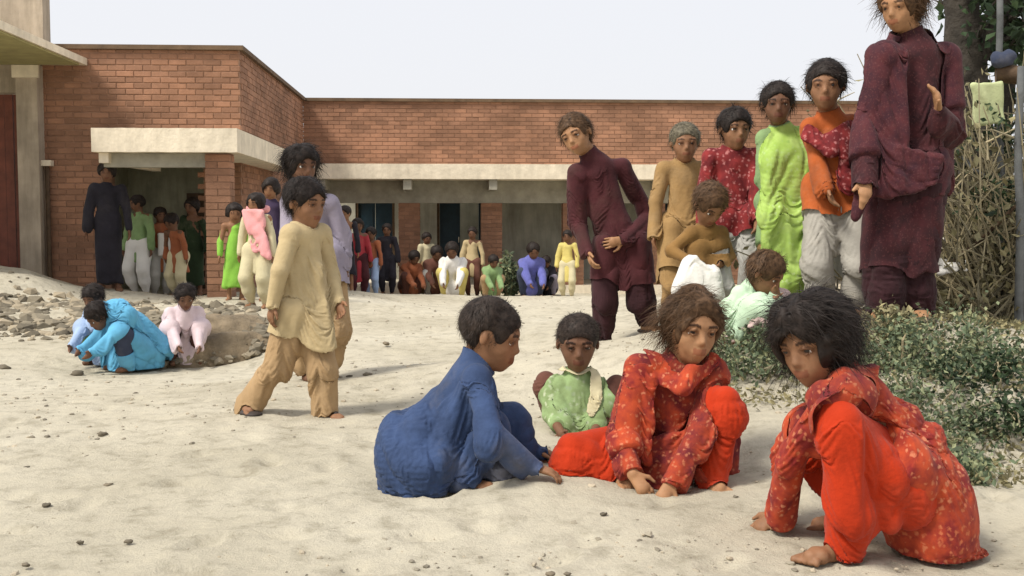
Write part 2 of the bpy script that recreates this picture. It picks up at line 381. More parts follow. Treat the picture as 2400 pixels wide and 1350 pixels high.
slab(-2.627, -2.26, YL-.002, 16.6, 1.61, 1.857)                      # its return along the side wall
for X in px_p:
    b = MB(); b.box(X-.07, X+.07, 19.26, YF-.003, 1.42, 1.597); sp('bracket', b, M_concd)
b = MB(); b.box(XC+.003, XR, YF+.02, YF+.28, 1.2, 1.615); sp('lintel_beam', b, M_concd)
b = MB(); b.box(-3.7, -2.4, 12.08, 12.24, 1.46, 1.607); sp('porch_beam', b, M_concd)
b = MB(); b.box(-3.72, -3.62, 11.98, 14.09, 1.5, 1.607); sp('porch_beam', b, M_conc)
# verandah floor and rooms
b = MB(); b.box(XC+.003, XR, YF-.12, 22.2, -.95, -.28); sp('verandah_floor', b, M_conc)
yb = 22.0; doors = [(-1.9, -1.13), (-.3, .62), (4.2, 5.0), (6.1, 7.0)]
b = MB(); xs = [XC+.003]+[q for d in doors for q in d]+[XR]
for i in range(0, len(xs), 2): b.box(xs[i], xs[i+1], yb, yb+.2, -.28, 3.0)
for d0, d1 in doors: b.box(d0, d1, yb, yb+.2, 1.35, 3.0)
sp('verandah_wall', b, M_plast)
b = MB(); b.box(XC, XR, YF+.26, 26, 2.4, 2.55); b.box(XC-.0, XR, 25.9, 26.1, -.4, 2.4); b.box(XR-.1, XR, YF+.3, 25.9, -.5, 2.4); sp('rear_rooms', b, M_plast)
for i, (d0, d1) in enumerate(doors):
    fr = MB(); fr.box(d0, d0+.05, yb+.02, yb+.14, -.28, 1.35); fr.box(d1-.05, d1, yb+.02, yb+.14, -.28, 1.35); fr.box(d0+.05, d1-.05, yb+.02, yb+.14, 1.3, 1.35)
    sp('door_frame', fr, M_wood)
    lf = MB(); mid = (d0+d1)/2
    lf.box(d0+.055, mid-.004, yb+.08, yb+.11, -.27, 1.295); 
    for zz in (-.2, .5): lf.box(d0+.1, mid-.05, yb+.068, yb+.079, zz, zz+.62)
    o = sp('door', lf, M_door)
    h = MB(); h.tube([(mid-.03, yb+.05, .45), (mid-.03, yb+.05, .56)], .008); hh = h.build('handle', M_conc); hh.parent = o
    lf = MB()
    if i != 1: lf.box(mid+.004, d1-.055, yb+.08, yb+.11, -.27, 1.295); sp('door', lf, M_door)
    else:
        lf.box(d1-.09, d1-.055, yb+.12, yb+.5, -.27, 1.295); sp('door', lf, M_door)
# porch recess
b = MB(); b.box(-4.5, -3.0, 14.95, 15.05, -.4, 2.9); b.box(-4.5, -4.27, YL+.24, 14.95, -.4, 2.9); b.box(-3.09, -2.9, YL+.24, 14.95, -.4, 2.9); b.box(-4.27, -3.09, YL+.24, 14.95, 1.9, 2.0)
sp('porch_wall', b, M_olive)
b = MB(); b.box(-4.27, -3.09, YL+.03, 14.95, -.6, -.06); sp('porch_floor', b, M_conc)
b = MB(); b.box(-3.5, -3.12, 14.9, 14.945, -.06, 1.25); b.box(-3.46, -3.16, 14.88, 14.899, .0, .5); b.box(-3.46, -3.16, 14.88, 14.899, .6, 1.18); sp('door', b, M_wood)

# ------------------------------------------------------------------ building at the left edge
XP0, XP1, XS, XU = at(42, 400, 13.9)[0], at(92, 400, 13.9)[0], at(205, 150, 14.1)[0], at(100, 40, 13.9)[0]
lb = empty('plastered_building', (-6, 13.9, gz(-6, 13.9)))
tag(lb, 'pale plastered building at the left edge with a thin roof slab and oxide red shutter', 'building')
def lp(name, b, mat):
    o = b.build(name, mat); o.parent = lb; o.matrix_parent_inverse = Matrix.Translation(-lb.location); return o
b = MB(); b.box(-9, XS, 10.6, 14.09, 2.8, 2.885); lp('roof_slab', b, M_conc)
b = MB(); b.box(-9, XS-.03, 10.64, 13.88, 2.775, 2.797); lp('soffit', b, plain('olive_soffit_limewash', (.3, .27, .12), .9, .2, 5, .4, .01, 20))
b = MB(); b.box(-9, XU, 13.9, 14.15, 2.89, 6.5); lp('upper_wall', b, M_upper)
b = MB(); b.box(XP0, XP1, 13.9, 14.3, -.4, 2.79); lp('pilaster', b, M_upper)
b = MB(); b.box(XP0-.03, XP1+.03, 13.86, 13.899, 2.62, 2.77); lp('pilaster_cap', b, M_conc)
b = MB(); b.box(-9, -6.5, 13.95, 14.3, -.4, 2.79); b.box(-6.5, XP0, 14.0, 14.3, 2.45, 2.79); lp('wall', b, M_upper)
sh = MB(); 
for k in range(11): sh.box(-6.48+k*.108, -6.48+k*.108+.1, 14.1+(.0 if k % 2 else .012), 14.14, .1, 2.44)
lp('shutter', sh, M_shut)
b = MB(); b.box(-6.5, XP0, 13.98, 14.3, -.4, .1); lp('sill', b, M_conc)
pp = empty('drain_pipe', (-4.98, 14.02, 0)); tag(pp, 'dark vertical drain pipe with pale bracket on the brick wall at left', 'pipe')
b = MB(); b.tube([(0, 0, .15), (0, 0, 1.55)], .028, 8); o = b.build('pipe', M_wood, pp, True)
b = MB(); b.box(-.09, .06, -.05, .06, 1.56, 1.63); b.build('bracket', M_conc, pp)

# ------------------------------------------------------------------ implicit figures
def unit(v): v = np.asarray(v, float); return v/(np.linalg.norm(v)+1e-9)
class Sdf:
    def __init__(s): s.P = []
    def cap(s, a, b, ra, rb=None, k=.02, flat=None, fl=1.0, sub=False):
        s.P.append(('c', np.asarray(a, float), np.asarray(b, float), ra, ra if rb is None else rb, k, None if flat is None else unit(flat), fl, sub)); return s
    def ell(s, c, R, rad, k=.02, sub=False):       # R rows = axes
        s.P.append(('e', np.asarray(c, float), np.asarray(R, float), np.asarray(rad, float), k, sub)); return s
    def tri(s, a, b, c, r, k=.03): s.P.append(('t', *[np.asarray(q, float) for q in (a, b, c)], r, k)); return s
    def quad(s, a, b, c, d, r, k=.03): s.tri(a, b, c, r, k); s.tri(a, c, d, r, k); return s
    def bounds(s):
        lo = np.full(3, 1e9); hi = -lo
        for p in s.P:
            if p[0] == 'c' and not p[8]:
                r = max(p[3], p[4]); lo = np.minimum(lo, np.minimum(p[1], p[2])-r); hi = np.maximum(hi, np.maximum(p[1], p[2])+r)
            elif p[0] == 'e' and not p[5]: r = max(p[3]); lo = np.minimum(lo, p[1]-r); hi = np.maximum(hi, p[1]+r)
            elif p[0] == 't':
                q = np.stack(p[1:4]); lo = np.minimum(lo, q.min(0)-p[4]); hi = np.maximum(hi, q.max(0)+p[4])
        return lo-.035, hi+.035
    def mesh(s, h, fold=None, clip=None, ks=1.0):
        lo, hi = s.bounds(); n = np.ceil((hi-lo)/h).astype(int)+2
        F = np.full(n, .06, np.float32)
        ax = [(lo[i]+h*np.arange(n[i])).astype(np.float32) for i in range(3)]
        for p in s.P:
            if p[0] == 'c': r = max(p[3], p[4]); a = np.minimum(p[1], p[2])-r; b = np.maximum(p[1], p[2])+r; k = p[5]
            elif p[0] == 'e': r = max(p[3]); a = p[1]-r; b = p[1]+r; k = p[4]
            else: q = np.stack(p[1:4]); a = q.min(0)-p[4]; b = q.max(0)+p[4]; k = p[5]
            m = k+.02; i0 = np.clip(((a-m-lo)/h).astype(int), 0, n-1); i1 = np.clip(((b+m-lo)/h).astype(int)+2, 1, n)
            if (i1 <= i0).any(): continue
            x = ax[0][i0[0]:i1[0], None, None]; y = ax[1][None, i0[1]:i1[1], None]; z = ax[2][None, None, i0[2]:i1[2]]
            sub = False
            if p[0] == 'c':
                _, A, B, ra, rb, k, fl, fk, sub = p; ab = B-A; L = float(ab@ab)+1e-12
                t = np.clip(((x-A[0])*ab[0]+(y-A[1])*ab[1]+(z-A[2])*ab[2])/L, 0, 1)
                vx = x-A[0]-t*ab[0]; vy = y-A[1]-t*ab[1]; vz = z-A[2]-t*ab[2]
                q = vx*vx+vy*vy+vz*vz
                if fl is not None:
                    vu = vx*fl[0]+vy*fl[1]+vz*fl[2]; q = q+(1/fk**2-1)*vu*vu
                d = np.sqrt(q)-(ra+(rb-ra)*t)
            elif p[0] == 'e':
                _, C, R, rad, k, sub = p; g = []; 
                for i in range(3): g.append(((x-C[0])*R[i, 0]+(y-C[1])*R[i, 1]+(z-C[2])*R[i, 2])/rad[i])
                k0 = np.sqrt(g[0]**2+g[1]**2+g[2]**2); k1 = np.sqrt((g[0]/rad[0])**2+(g[1]/rad[1])**2+(g[2]/rad[2])**2)+1e-6
                d = k0*(k0-1)/k1
            else:
                _, A, B, C, r, k = p
                X = np.stack(np.broadcast_arrays(x, y, z), -1).reshape(-1, 3).astype(np.float32)
                ba = B-A; pa = X-A; cb = C-B; pb = X-B; ac = A-C; pc = X-C; nor = np.cross(ba, ac)
                ins = (np.sign(pa@np.cross(ba, nor))+np.sign(pb@np.cross(cb, nor))+np.sign(pc@np.cross(ac, nor))) < 2
                def ed(e, v): t = np.clip(v@e/(e@e), 0, 1); w = v-t[:, None]*e; return (w*w).sum(1)
                de = np.minimum(np.minimum(ed(ba, pa), ed(cb, pb)), ed(ac, pc)); dp = (pa@nor)**2/(nor@nor)
                d = (np.sqrt(np.where(ins, de, dp))-r).reshape(F[i0[0]:i1[0], i0[1]:i1[1], i0[2]:i1[2]].shape)
            k = k*ks
            V = F[i0[0]:i1[0], i0[1]:i1[1], i0[2]:i1[2]]
            if sub: e = -d; hh = np.clip(.5-.5*(V-e)/k, 0, 1) ; res = V*(1-hh)+e*hh+k*hh*(1-hh)
            else: hh = np.clip(.5+.5*(d-V)/k, 0, 1); res = d*(1-hh)+V*hh-k*hh*(1-hh)
            F[i0[0]:i1[0], i0[1]:i1[1], i0[2]:i1[2]] = res
        if fold is not None:
            amp, fr, seed, zs = fold; idx = np.nonzero(np.abs(F) < amp*3.2+h)
            P = np.stack([ax[i][idx[i]] for i in range(3)], 1)
            w0 = 1.3*sinoise(P, fr*.35, seed+9, 3, 1)
            q0 = np.abs(np.sin(.9*sinoise(P, fr*.9, seed, 3, zs)*1.9+w0)); q1 = np.abs(np.sin(sinoise(P, fr*1.9, seed+5, 3, max(zs, .55))*1.5+w0))
            F[idx] += amp*(-1.9*(q0-.55)-.8*(q1-.6)+.35*sinoise(P, fr*.6, seed+2, 3, 1))
        if clip is not None:                      # nothing below this height (the ground)
            wv = .01*np.sin(ax[0]*31+clip*9)[:, None, None]+.008*np.sin(ax[1]*37+2)[None, :, None] if clip > -5 else 0
            F = np.maximum(F, ((clip-ax[2])[None, None, :]+wv).astype(np.float32))
        F[0] = F[-1] = .05; F[:, 0] = F[:, -1] = .05; F[:, :, 0] = F[:, :, -1] = .05
        s.grid = (F, lo, h)
        return surfnet(F, lo, h)
def surfnet(F, lo, h):
    I = F < 0; c = I[:-1, :-1, :-1].astype(np.int8)
    tot = np.zeros_like(c)
    for a in (0, 1):
        for b in (0, 1):
            for d in (0, 1): tot += I[a:I.shape[0]-1+a, b:I.shape[1]-1+b, d:I.shape[2]-1+d]
    act = (tot > 0) & (tot < 8); ids = np.nonzero(act); N = len(ids[0])
    if N == 0: return np.zeros((3, 3)), np.array([[0, 1, 2, 2]])
    mp = np.full(act.shape, -1, np.int32); mp[ids] = np.arange(N)
    pos = np.zeros((N, 3)); cnt = np.zeros(N); base = np.stack(ids, 1)
    co = [(a, b, d) for a in (0, 1) for b in (0, 1) for d in (0, 1)]
    val = {q: F[ids[0]+q[0], ids[1]+q[1], ids[2]+q[2]] for q in co}
    for q in co:
        for ax in range(3):
            if q[ax] == 0:
                q2 = tuple(1 if i == ax else q[i] for i in range(3)); v0, v1 = val[q], val[q2]
                cr = (v0 < 0) != (v1 < 0); t = np.where(cr, v0/(v0-v1+1e-12), 0)
                p = np.array(q, float)[None].repeat(N, 0); p[:, ax] += t
                pos[cr] += p[cr]; cnt[cr] += 1
    V = lo+h*(base+pos/cnt[:, None]); faces = []
    for ax in range(3):
        sl0 = [slice(None)]*3; sl1 = [slice(None)]*3; sl0[ax] = slice(0, -1); sl1[ax] = slice(1, None)
        a, b = I[tuple(sl0)], I[tuple(sl1)]; ch = np.nonzero(a != b); e = np.stack(ch, 1)
        u, v = (ax+1) % 3, (ax+2) % 3
        ok = (e[:, u] > 0) & (e[:, v] > 0) & (e[:, u] < act.shape[u]) & (e[:, v] < act.shape[v]); e = e[ok]; ins = a[tuple(e.T)]
        def cell(du, dv): q = e.copy(); q[:, u] += du; q[:, v] += dv; return mp[tuple(q.T)]
        f = np.stack([cell(-1, -1), cell(0, -1), cell(0, 0), cell(-1, 0)], 1); f[~ins] = f[~ins][:, ::-1]; faces.append(f)
    Fc = np.concatenate(faces); return V, Fc[(Fc >= 0).all(1)]

def sample(grid, X):
    F, lo, h = grid; q = (X-lo)/h; n = np.array(F.shape); i = np.clip(q.astype(np.int32), 0, n-2); t = np.clip(q-i, 0, 1).astype(np.float32)
    out = (q > 0).all(1) & (q < n-1).all(1)
    st = (F.shape[1]*F.shape[2], F.shape[2], 1); b = i[:, 0]*st[0]+i[:, 1]*st[1]+i[:, 2]; R_ = F.ravel()
    def g(o): return R_[b+o]
    tx, ty, tz = t.T
    c00 = g(0)*(1-tx)+g(st[0])*tx; c01 = g(1)*(1-tx)+g(st[0]+1)*tx; c10 = g(st[1])*(1-tx)+g(st[0]+st[1])*tx; c11 = g(st[1]+1)*(1-tx)+g(st[0]+st[1]+1)*tx
    d0 = c00*(1-ty)+c10*ty; d1 = c01*(1-ty)+c11*ty; v = d0*(1-tz)+d1*tz
    gx = ((g(st[0])-g(0))*(1-ty)+(g(st[0]+st[1])-g(st[1]))*ty); gy = (c10-c00)*(1-tz)+(c11-c01)*tz; gz_ = d1-d0
    G = np.stack([gx, gy, gz_], 1); G /= np.linalg.norm(G, axis=1, keepdims=True)+1e-6
    return np.where(out, v, .06), G
def drape(V, F, cols, steps=34, iters=7, stretch=1.1, bend=.1, thick=.006, grav=4.2, seed=0, keep=.026):
    """let the cloth hang and wrinkle over what it lies on"""
    V = V.astype(np.float64); E = np.concatenate([F[:, [0, 1]], F[:, [1, 2]], F[:, [2, 3]], F[:, [3, 0]]]); E = np.sort(E, 1)
    E = np.unique(E[:, 0].astype(np.int64)*len(V)+E[:, 1]); E = np.stack([E//len(V), E % len(V)], 1); nE = len(E)
    D = np.concatenate([F[:, [0, 2]], F[:, [1, 3]]]); A = np.concatenate([E, D]); i, j = A[:, 0], A[:, 1]; n = len(V)
    r = np.random.RandomState(seed); L0 = np.linalg.norm(V[i]-V[j], axis=1); mid = (V[i]+V[j])/2
    L0 = L0*(stretch+.035*sinoise(mid, 9, seed, 3)); cnt = np.bincount(i, minlength=n)+np.bincount(j, minlength=n); ei, ej = E.T; ec = np.maximum(np.bincount(ei, minlength=n)+np.bincount(ej, minlength=n), 1)
    X = V.copy(); vel = np.zeros_like(X); dt = 1/50; ground = hbase(V[:, 0], V[:, 1])+.004
    w = (1.6/np.maximum(cnt, 1))[:, None]
    d0 = np.min([sample(g, V)[0] for g in cols], 0); kw = (keep+.16*np.exp(-(np.maximum(d0, 0)/.014)**2))[:, None]
    for s_ in range(steps):
        old = X.copy(); vel[:, 2] -= grav*dt; X = X+vel*dt
        for k in range(iters):
            d = X[i]-X[j]; l = np.sqrt((d*d).sum(1))+1e-9; c = (l-L0)/l*.5; c = np.where(c < 0, c*.6, c)[:, None]*d
            acc = np.stack([np.bincount(j, c[:, a], n)-np.bincount(i, c[:, a], n) for a in range(3)], 1); X += acc*w
        m = np.stack([np.bincount(ei, X[ej, a], n)+np.bincount(ej, X[ei, a], n) for a in range(3)], 1)/ec[:, None]; X += bend*(m-X)
        X += kw*(V-X)
        stick = np.zeros(n, bool)
        for g in cols:
            v, G = sample(g, X); hit = v < thick; X[hit] += G[hit]*np.minimum(thick-v[hit], .02)[:, None]; stick |= hit
        lowz = X[:, 2] < ground; X[lowz, 2] = ground[lowz]; stick |= lowz
        vel = (X-old)/dt*.93; vel[stick] *= .35
        sp_ = np.linalg.norm(vel, axis=1, keepdims=True); vel *= np.minimum(1, .8/(sp_+1e-6))
    return X
def ik(root, tgt, l1, l2, pole):
    d = tgt-root; L = np.linalg.norm(d); u = d/(L+1e-9); L2 = min(max(L, abs(l1-l2)+.01), (l1+l2)*.995)
    a = (l1*l1-l2*l2+L2*L2)/(2*L2); hgt = math.sqrt(max(l1*l1-a*a, 0)); p = np.asarray(pole, float); p = p-(p@u)*u; p = unit(p)
    return root+u*a+p*hgt, root+u*L2
UP = np.array([0, 0, 1.])
M_skins = {k: skin_mat('skin_'+k, c) for k, c in dict(warm=(.36, .19, .095), mid=(.25, .125, .065), deep=(.155, .075, .042)).items()}
def hair_mat(name, c):
    m, n, l, b = newmat(name); v = coords(n, l); t = noise(n, l, v, 50, 4); r = ramp(n, [(.3, mul(c, .5)), (.7, mul(c, 1.7))]); l.new(t.outputs[0], r.inputs[0])
    l.new(r.outputs[0], b.inputs['Base Color']); b.inputs['Roughness'].default_value = .6; b.inputs['Specular IOR Level'].default_value = .18; bump(n, l, t.outputs[0], b, .5, .006); return m
M_hair = {'black': hair_mat('black_hair', (.018, .013, .011)), 'brown': hair_mat('dusty_brown_hair', (.075, .042, .022)), 'shaved': hair_mat('cropped_hair', (.028, .02, .016)), 'dusty': hair_mat('dusty_cropped_hair', (.11, .095, .065))}
M_white, _, _, _b = newmat('eye_white'); _b.inputs['Base Color'].default_value = (.5, .46, .42, 1); _b.inputs['Roughness'].default_value = .5
M_iris, _, _, _b = newmat('eye_iris'); _b.inputs['Base Color'].default_value = (.015, .008, .005, 1); _b.inputs['Roughness'].default_value = .35
M_sandal = plain('sandal_rubber', (.04, .03, .025), .7)

def head_frame(look, up=UP):
    f = unit(look); r = unit(np.cross(f, up)); u = np.cross(r, f); return f, r, u
def hand(S, w, d, n, L, side, curl=.5, det=True):
    """palm, four unequal fingers and a thumb; d fingers' direction, n palm normal, side = towards the thumb"""
    d = unit(d); n = unit(n-(n@d)*d); s = np.cross(d, n)*side
    S.cap(w+d*L*.08, w+d*L*.42, L*.17, L*.2, .01, n, .55)
    if not det:
        S.cap(w+d*L*.4, w+d*L*.62+n*L*.12*curl, L*.15, L*.12, .01, n, .5); S.cap(w+d*L*.62+n*L*.12*curl, w+d*L*.8+n*L*.4*curl, L*.12, L*.08, .01, n, .5)
        S.cap(w+d*L*.15+s*L*.15, w+d*L*.45+s*L*.33, L*.08, L*.05, .008); return
    for i, (o, ln) in enumerate(((.17, .44), (.06, .5), (-.055, .46), (-.16, .36))):
        p = w+d*L*.46+s*L*o; a = 0; sp = s*o*.55
        for j, fr in enumerate((.42, .33, .27)):
            a += curl*(.55+.3*j); dd = unit(d*math.cos(a)+n*math.sin(a)+sp*(1 if j == 0 else .3)); q = p+dd*L*ln*fr
            S.cap(p, q, L*(.052-.006*j), L*(.046-.006*j), .004); p = q
    p = w+d*L*.14+s*L*.14
    q = p+unit(d*.62+s*.7+n*.25*curl)*L*.24; S.cap(p, q, L*.085, L*.06, .008); r2 = q+unit(d*.85+s*.35+n*.5*curl)*L*.2; S.cap(q, r2, L*.058, L*.045, .005)

def skeleton(H, pelvis, neck, face, lean_fwd, head, look, hands, feet, hh=None, hup=UP, armpole=((.3, .2, -1), (.3, .2, -1)), legpole=None, sh=None, toes=None):
    """face = the direction the chest points to; index 0 = person's right, 1 = left"""
    f = unit(face); rt = unit(np.cross(f, UP)); s = dict(H=H, f=f, rt=rt, pelvis=np.asarray(pelvis, float), neck=np.asarray(neck, float), head=np.asarray(head, float))
    spine = unit(s['neck']-s['pelvis']); s['spine'] = spine; s['fr'] = unit(np.cross(spine, rt)) if abs(spine@rt) < .95 else f
    if s['fr']@f < 0 and lean_fwd >= 0: s['fr'] = -s['fr']
    s['look'], s['hr'], s['hu'] = head_frame(look, hup); s['hh'] = (hh or H*.165)*1.06
    s['sh'] = [s['neck']-spine*H*.035+q*rt*H*.098 for q in (1, -1)] if sh is None else sh
    s['hip'] = [s['pelvis']+q*rt*H*.058 for q in (1, -1)]
    s['el'], s['wr'], s['kn'], s['an'] = [], [], [], []
    for i, q in enumerate((1, -1)):
        po = np.asarray(armpole[i], float); e, w = ik(s['sh'][i], np.asarray(hands[i], float), H*.165, H*.15, rt*q*po[0]-f*po[1]+UP*po[2]); s['el'].append(e); s['wr'].append(w)
        po = f+.25*q*rt+.3*UP if legpole is None else np.asarray(legpole[i], float)
        k, a = ik(s['hip'][i], np.asarray(feet[i], float), H*.245, H*.235, po); s['kn'].append(k); s['an'].append(a)
    s['toe'] = toes or [f+.25*rt, f-.25*rt]; s['toe'] = [unit(np.array([t[0], t[1], 0])) for t in s['toe']]
    return s
def body_sdf(s, det, hopt):
    H = s['H']; S = Sdf(); f, r, u = s['look'], s['hr'], s['hu']; h = s['hh']; C = s['head']; R = np.stack([r, f, u])
    L = lambda x, y, z: C+h*(r*x+f*y+u*z)
    # trunk
    S.cap(s['pelvis'], s['neck']-s['spine']*H*.06, H*.062, H*.066, .03, s['fr'], .75)
    S.cap(s['sh'][0], s['sh'][1], H*.034, None, .03)
    for i in (0, 1):
        S.cap(s['sh'][i], s['el'][i], H*.030, H*.024, .015); S.cap(s['el'][i], s['wr'][i], H*.025, H*.0165, .012)
        
        S.cap(s['hip'][i], s['an'][i] if s.get('nolegs') else s['kn'][i], H*(.025 if s.get('nolegs') else .055), H*(.022 if s.get('nolegs') else .036), .03)
        m = s['kn'][i]+.3*(s['an'][i]-s['kn'][i]); 
        if not s.get('nolegs'): S.cap(s['kn'][i], m, H*.035, H*.034, .015); S.cap(m, s['an'][i], H*.034, H*.021, .015)
        a = s['an'][i]; t = s['toe'][i]; sd = np.cross(UP, t); g = a-UP*H*.026
        S.cap(a, g-t*H*.02, H*.022, H*.022, .015); S.cap(g-t*H*.018, g+t*H*.075-UP*H*.004, H*.021, H*.018, .015); S.cap(g+t*H*.055+sd*H*.012-UP*H*.002, g+t*H*.055-sd*H*.012-UP*H*.002, H*.017, None, .01)
        if det:
            for j in range(5):
                q = (j-2)*.0105*(1 if i == 0 else -1); rr = .0085 if j else .0105
                S.cap(g+t*H*.075+sd*H*q-UP*H*.008, g+t*H*(.102-.006*abs(j))+sd*H*q*1.15-UP*H*.012, H*rr, H*rr*.85, .003)
    # neck and head
    S.cap(s['neck']-s['spine']*H*.03, L(0, -.1, -.22), H*.036, h*.2, .035)
    S.ell(L(0, -.05, .10), R, (h*.355, h*.425, h*.385), .01)
    S.ell(L(0, .10, -.12), R, (h*.275, h*.27, h*.34), h*.12)
    if det is not None:
        S.ell(L(0, .17, -.34), R, (h*.16, h*.15, h*.13), h*.1); S.cap(L(0, .27, -.405), L(0, .27, -.40), h*.065, None, h*.08)
        for q in (-1, 1):
            S.cap(L(q*.15, .23, -.15), L(q*.11, .25, -.22), h*.09, None, h*.07)
            S.ell(L(q*.36, -.03, -.04), np.stack([r*.9-q*f*.35*0, f, u]), (h*.035, h*.06, h*.105), h*.02)
            S.cap(L(q*.05, .345, .085), L(q*.21, .305, .085), h*.04, None, h*.06)
            S.cap(L(q*.135, .45, -.0), L(q*.14, .45, -.0), h*.095, None, h*.045, sub=True)
            # lids
            S.cap(L(q*.07, .355, .012), L(q*.14, .378, .036), h*.014, h*.02, h*.012); S.cap(L(q*.14, .378, .036), L(q*.205, .335, .008), h*.02, h*.012, h*.012)
            S.cap(L(q*.075, .35, -.02), L(q*.14, .365, -.042), h*.012, h*.014, h*.012); S.cap(L(q*.14, .365, -.042), L(q*.2, .33, -.015), h*.014, h*.01, h*.012)
            S.cap(L(q*.035, .375, -.15), L(q*.05, .36, -.15), h*.03, None, h*.03)
            S.cap(L(q*.0, .372, -.243), L(q*.115, .318, -.236), h*.022, h*.011, h*.02); S.cap(L(0, .368, -.288), L(q*.1, .325, -.25), h*.027, h*.012, h*.02)
            S.cap(L(0, .41, -.266), L(q*.12, .35, -.243), h*.01, h*.007, h*.012, sub=True)
        S.cap(L(0, .33, .05), L(0, .415, -.12), h*.032, h*.048, h*.05); S.cap(L(0, .30, -.25), L(0, .31, -.28), h*.1, None, h*.08)
    for i, q in enumerate((1, -1)):
        hd = s.get('hd', [None, None])[i]; d = unit(s['wr'][i]-s['el'][i]) if hd is None else unit(hd)
        pn = s.get('pn', [None, None])[i]; n = (-s['rt']*q+s['f']*.2) if pn is None else np.asarray(pn, float)
        if abs(unit(n)@d) > .9: n = np.cross(d, s['rt'])
        sd = np.sign(np.cross(d, unit(n-(n@d)*d))@s['f']) or 1
        hand(S, s['wr'][i], d, n, H*.105, sd, s.get('curl', .45), bool(det))
    return S
def face_tone(V, s, dirt):
    f, r, u = s['look'], s['hr'], s['hu']; h = s['hh']; q = (V-s['head'])/h; x = q@r; y = q@f; z = q@u
    T = np.ones((len(V), 3)); front = (y > .2)
    br = front & (np.abs(np.abs(x)-.145) < .085) & (np.abs(z-(.1-.35*(np.abs(x)-.14)**2*6)) < .022); T[br] = (.18, .16, .16)
    lip = front & (np.abs(x) < .1) & (z > -.315) & (z < -.222) & (y > .315); T[lip] = (.74, .54, .52)
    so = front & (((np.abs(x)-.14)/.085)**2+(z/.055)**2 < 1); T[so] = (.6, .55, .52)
    return T*dirt
def ribbons(V, N, sk, n, length, width, seed, droop=.6):
    """loose strands standing off the hair"""
    r = np.random.RandomState(seed); f, rr, u = sk['look'], sk['hr'], sk['hu']; q_ = (V-sk['head'])/sk['hh']; okk = np.nonzero(~((q_@f > .2) & (q_@u < .13)))[0]; ids = r.choice(okk, n); crown = sk['head']+u*sk['hh']*.5-f*sk['hh']*.12
    out = []; FF = []; k = 0
    for i in ids:
        p = V[i].copy(); nn = N[i]; d = p-crown; d = d-(d@nn)*nn; d = unit(unit(d)*(.35 if (p-sk['head'])@f > 0 else 1)-.45*f*((p-sk['head'])@f > 0)+np.sign((p-sk['head'])@rr)*rr*.5*((p-sk['head'])@f > 0)+r.normal(size=3)*.28); L = length*(.5+r.rand())*(.45 if q_[i]@f > .1 and q_[i]@u < .42 else 1); w = width*(.6+.8*r.rand()); side = unit(np.cross(d, nn))
        lift = .06+.1*r.rand()+.35*r.rand()**7
        for j in range(5):
            t = j/4; q = p+d*L*t+nn*(.0015+lift*.03*math.sin(t*2.2))-UP*droop*L*t*t*.5; ww = w*(1-t*.8)
            out += [q-side*ww, q+side*ww]
            if j: FF.append([k-2, k-1, k+1, k])
            k += 2
    return np.array(out), np.array(FF)
def vnormals(V, F):
    n = np.cross(V[F[:, 2]]-V[F[:, 0]], V[F[:, 3]]-V[F[:, 1]]); N = np.zeros_like(V)
    for c in range(4): np.add.at(N, F[:, c], n)
    return N/(np.linalg.norm(N, axis=1, keepdims=True)+1e-12)

def hair_sdf(s, style):
    h = s['hh']; f, r, u = s['look'], s['hr'], s['hu']; C = s['head']; R = np.stack([r, f, u]); L = lambda x, y, z: C+h*(r*x+f*y+u*z); S = Sdf()
    g = {'short': .035, 'cropped': .022, 'full': .05, 'long': .05, 'messy': .08}[style]
    S.ell(L(0, -.06, .115), R, (h*(.375+g), h*(.435+g), h*(.395+g)), .01)
    if style in ('full', 'long', 'messy'):
        for q in (-1, 1): S.cap(L(q*.3, -.02, .15), L(q*.33, -.08, -.1), h*.11, h*.08, .03)
        S.cap(L(0, -.3, .1), L(0, -.34, -.22), h*.2, h*.17, .04)
    if style == 'long':
        S.cap(L(0, -.34, -.15), L(0, -.38, -.75), h*.2, h*.12, .04, f, .6)
        for q in (-1, 1): S.cap(L(q*.3, -.1, -.1), L(q*.27, -.18, -.6), h*.09, h*.05, .03)
    if style == 'messy':
        for x, y, z in ((.25, .1, .38), (-.22, .15, .4), (0, .27, .36), (.3, -.25, .2), (-.33, -.2, .15), (.1, -.4, .0), (-.15, -.42, -.15)): S.cap(L(x, y, z), L(x*1.15, y*1.1, z*.8), h*.13, h*.1, .03)
    S.ell(L(0, .42 if style != 'messy' else .45, -.14), R, (h*.30, h*.36, h*.36), h*.06, sub=True)
    if style in ('short', 'cropped'):
        for q in (-1, 1): S.cap(L(q*.38, .0, -.05), L(q*.38, .05, -.3), h*.11, None, h*.05, sub=True)
        S.cap(L(-.4, .1, -.33), L(.4, .1, -.33), h*.22, None, .02, sub=True); S.cap(L(0, -.4, -.42), L(0, -.3, -.42), h*.24, None, .02, sub=True)
    return S

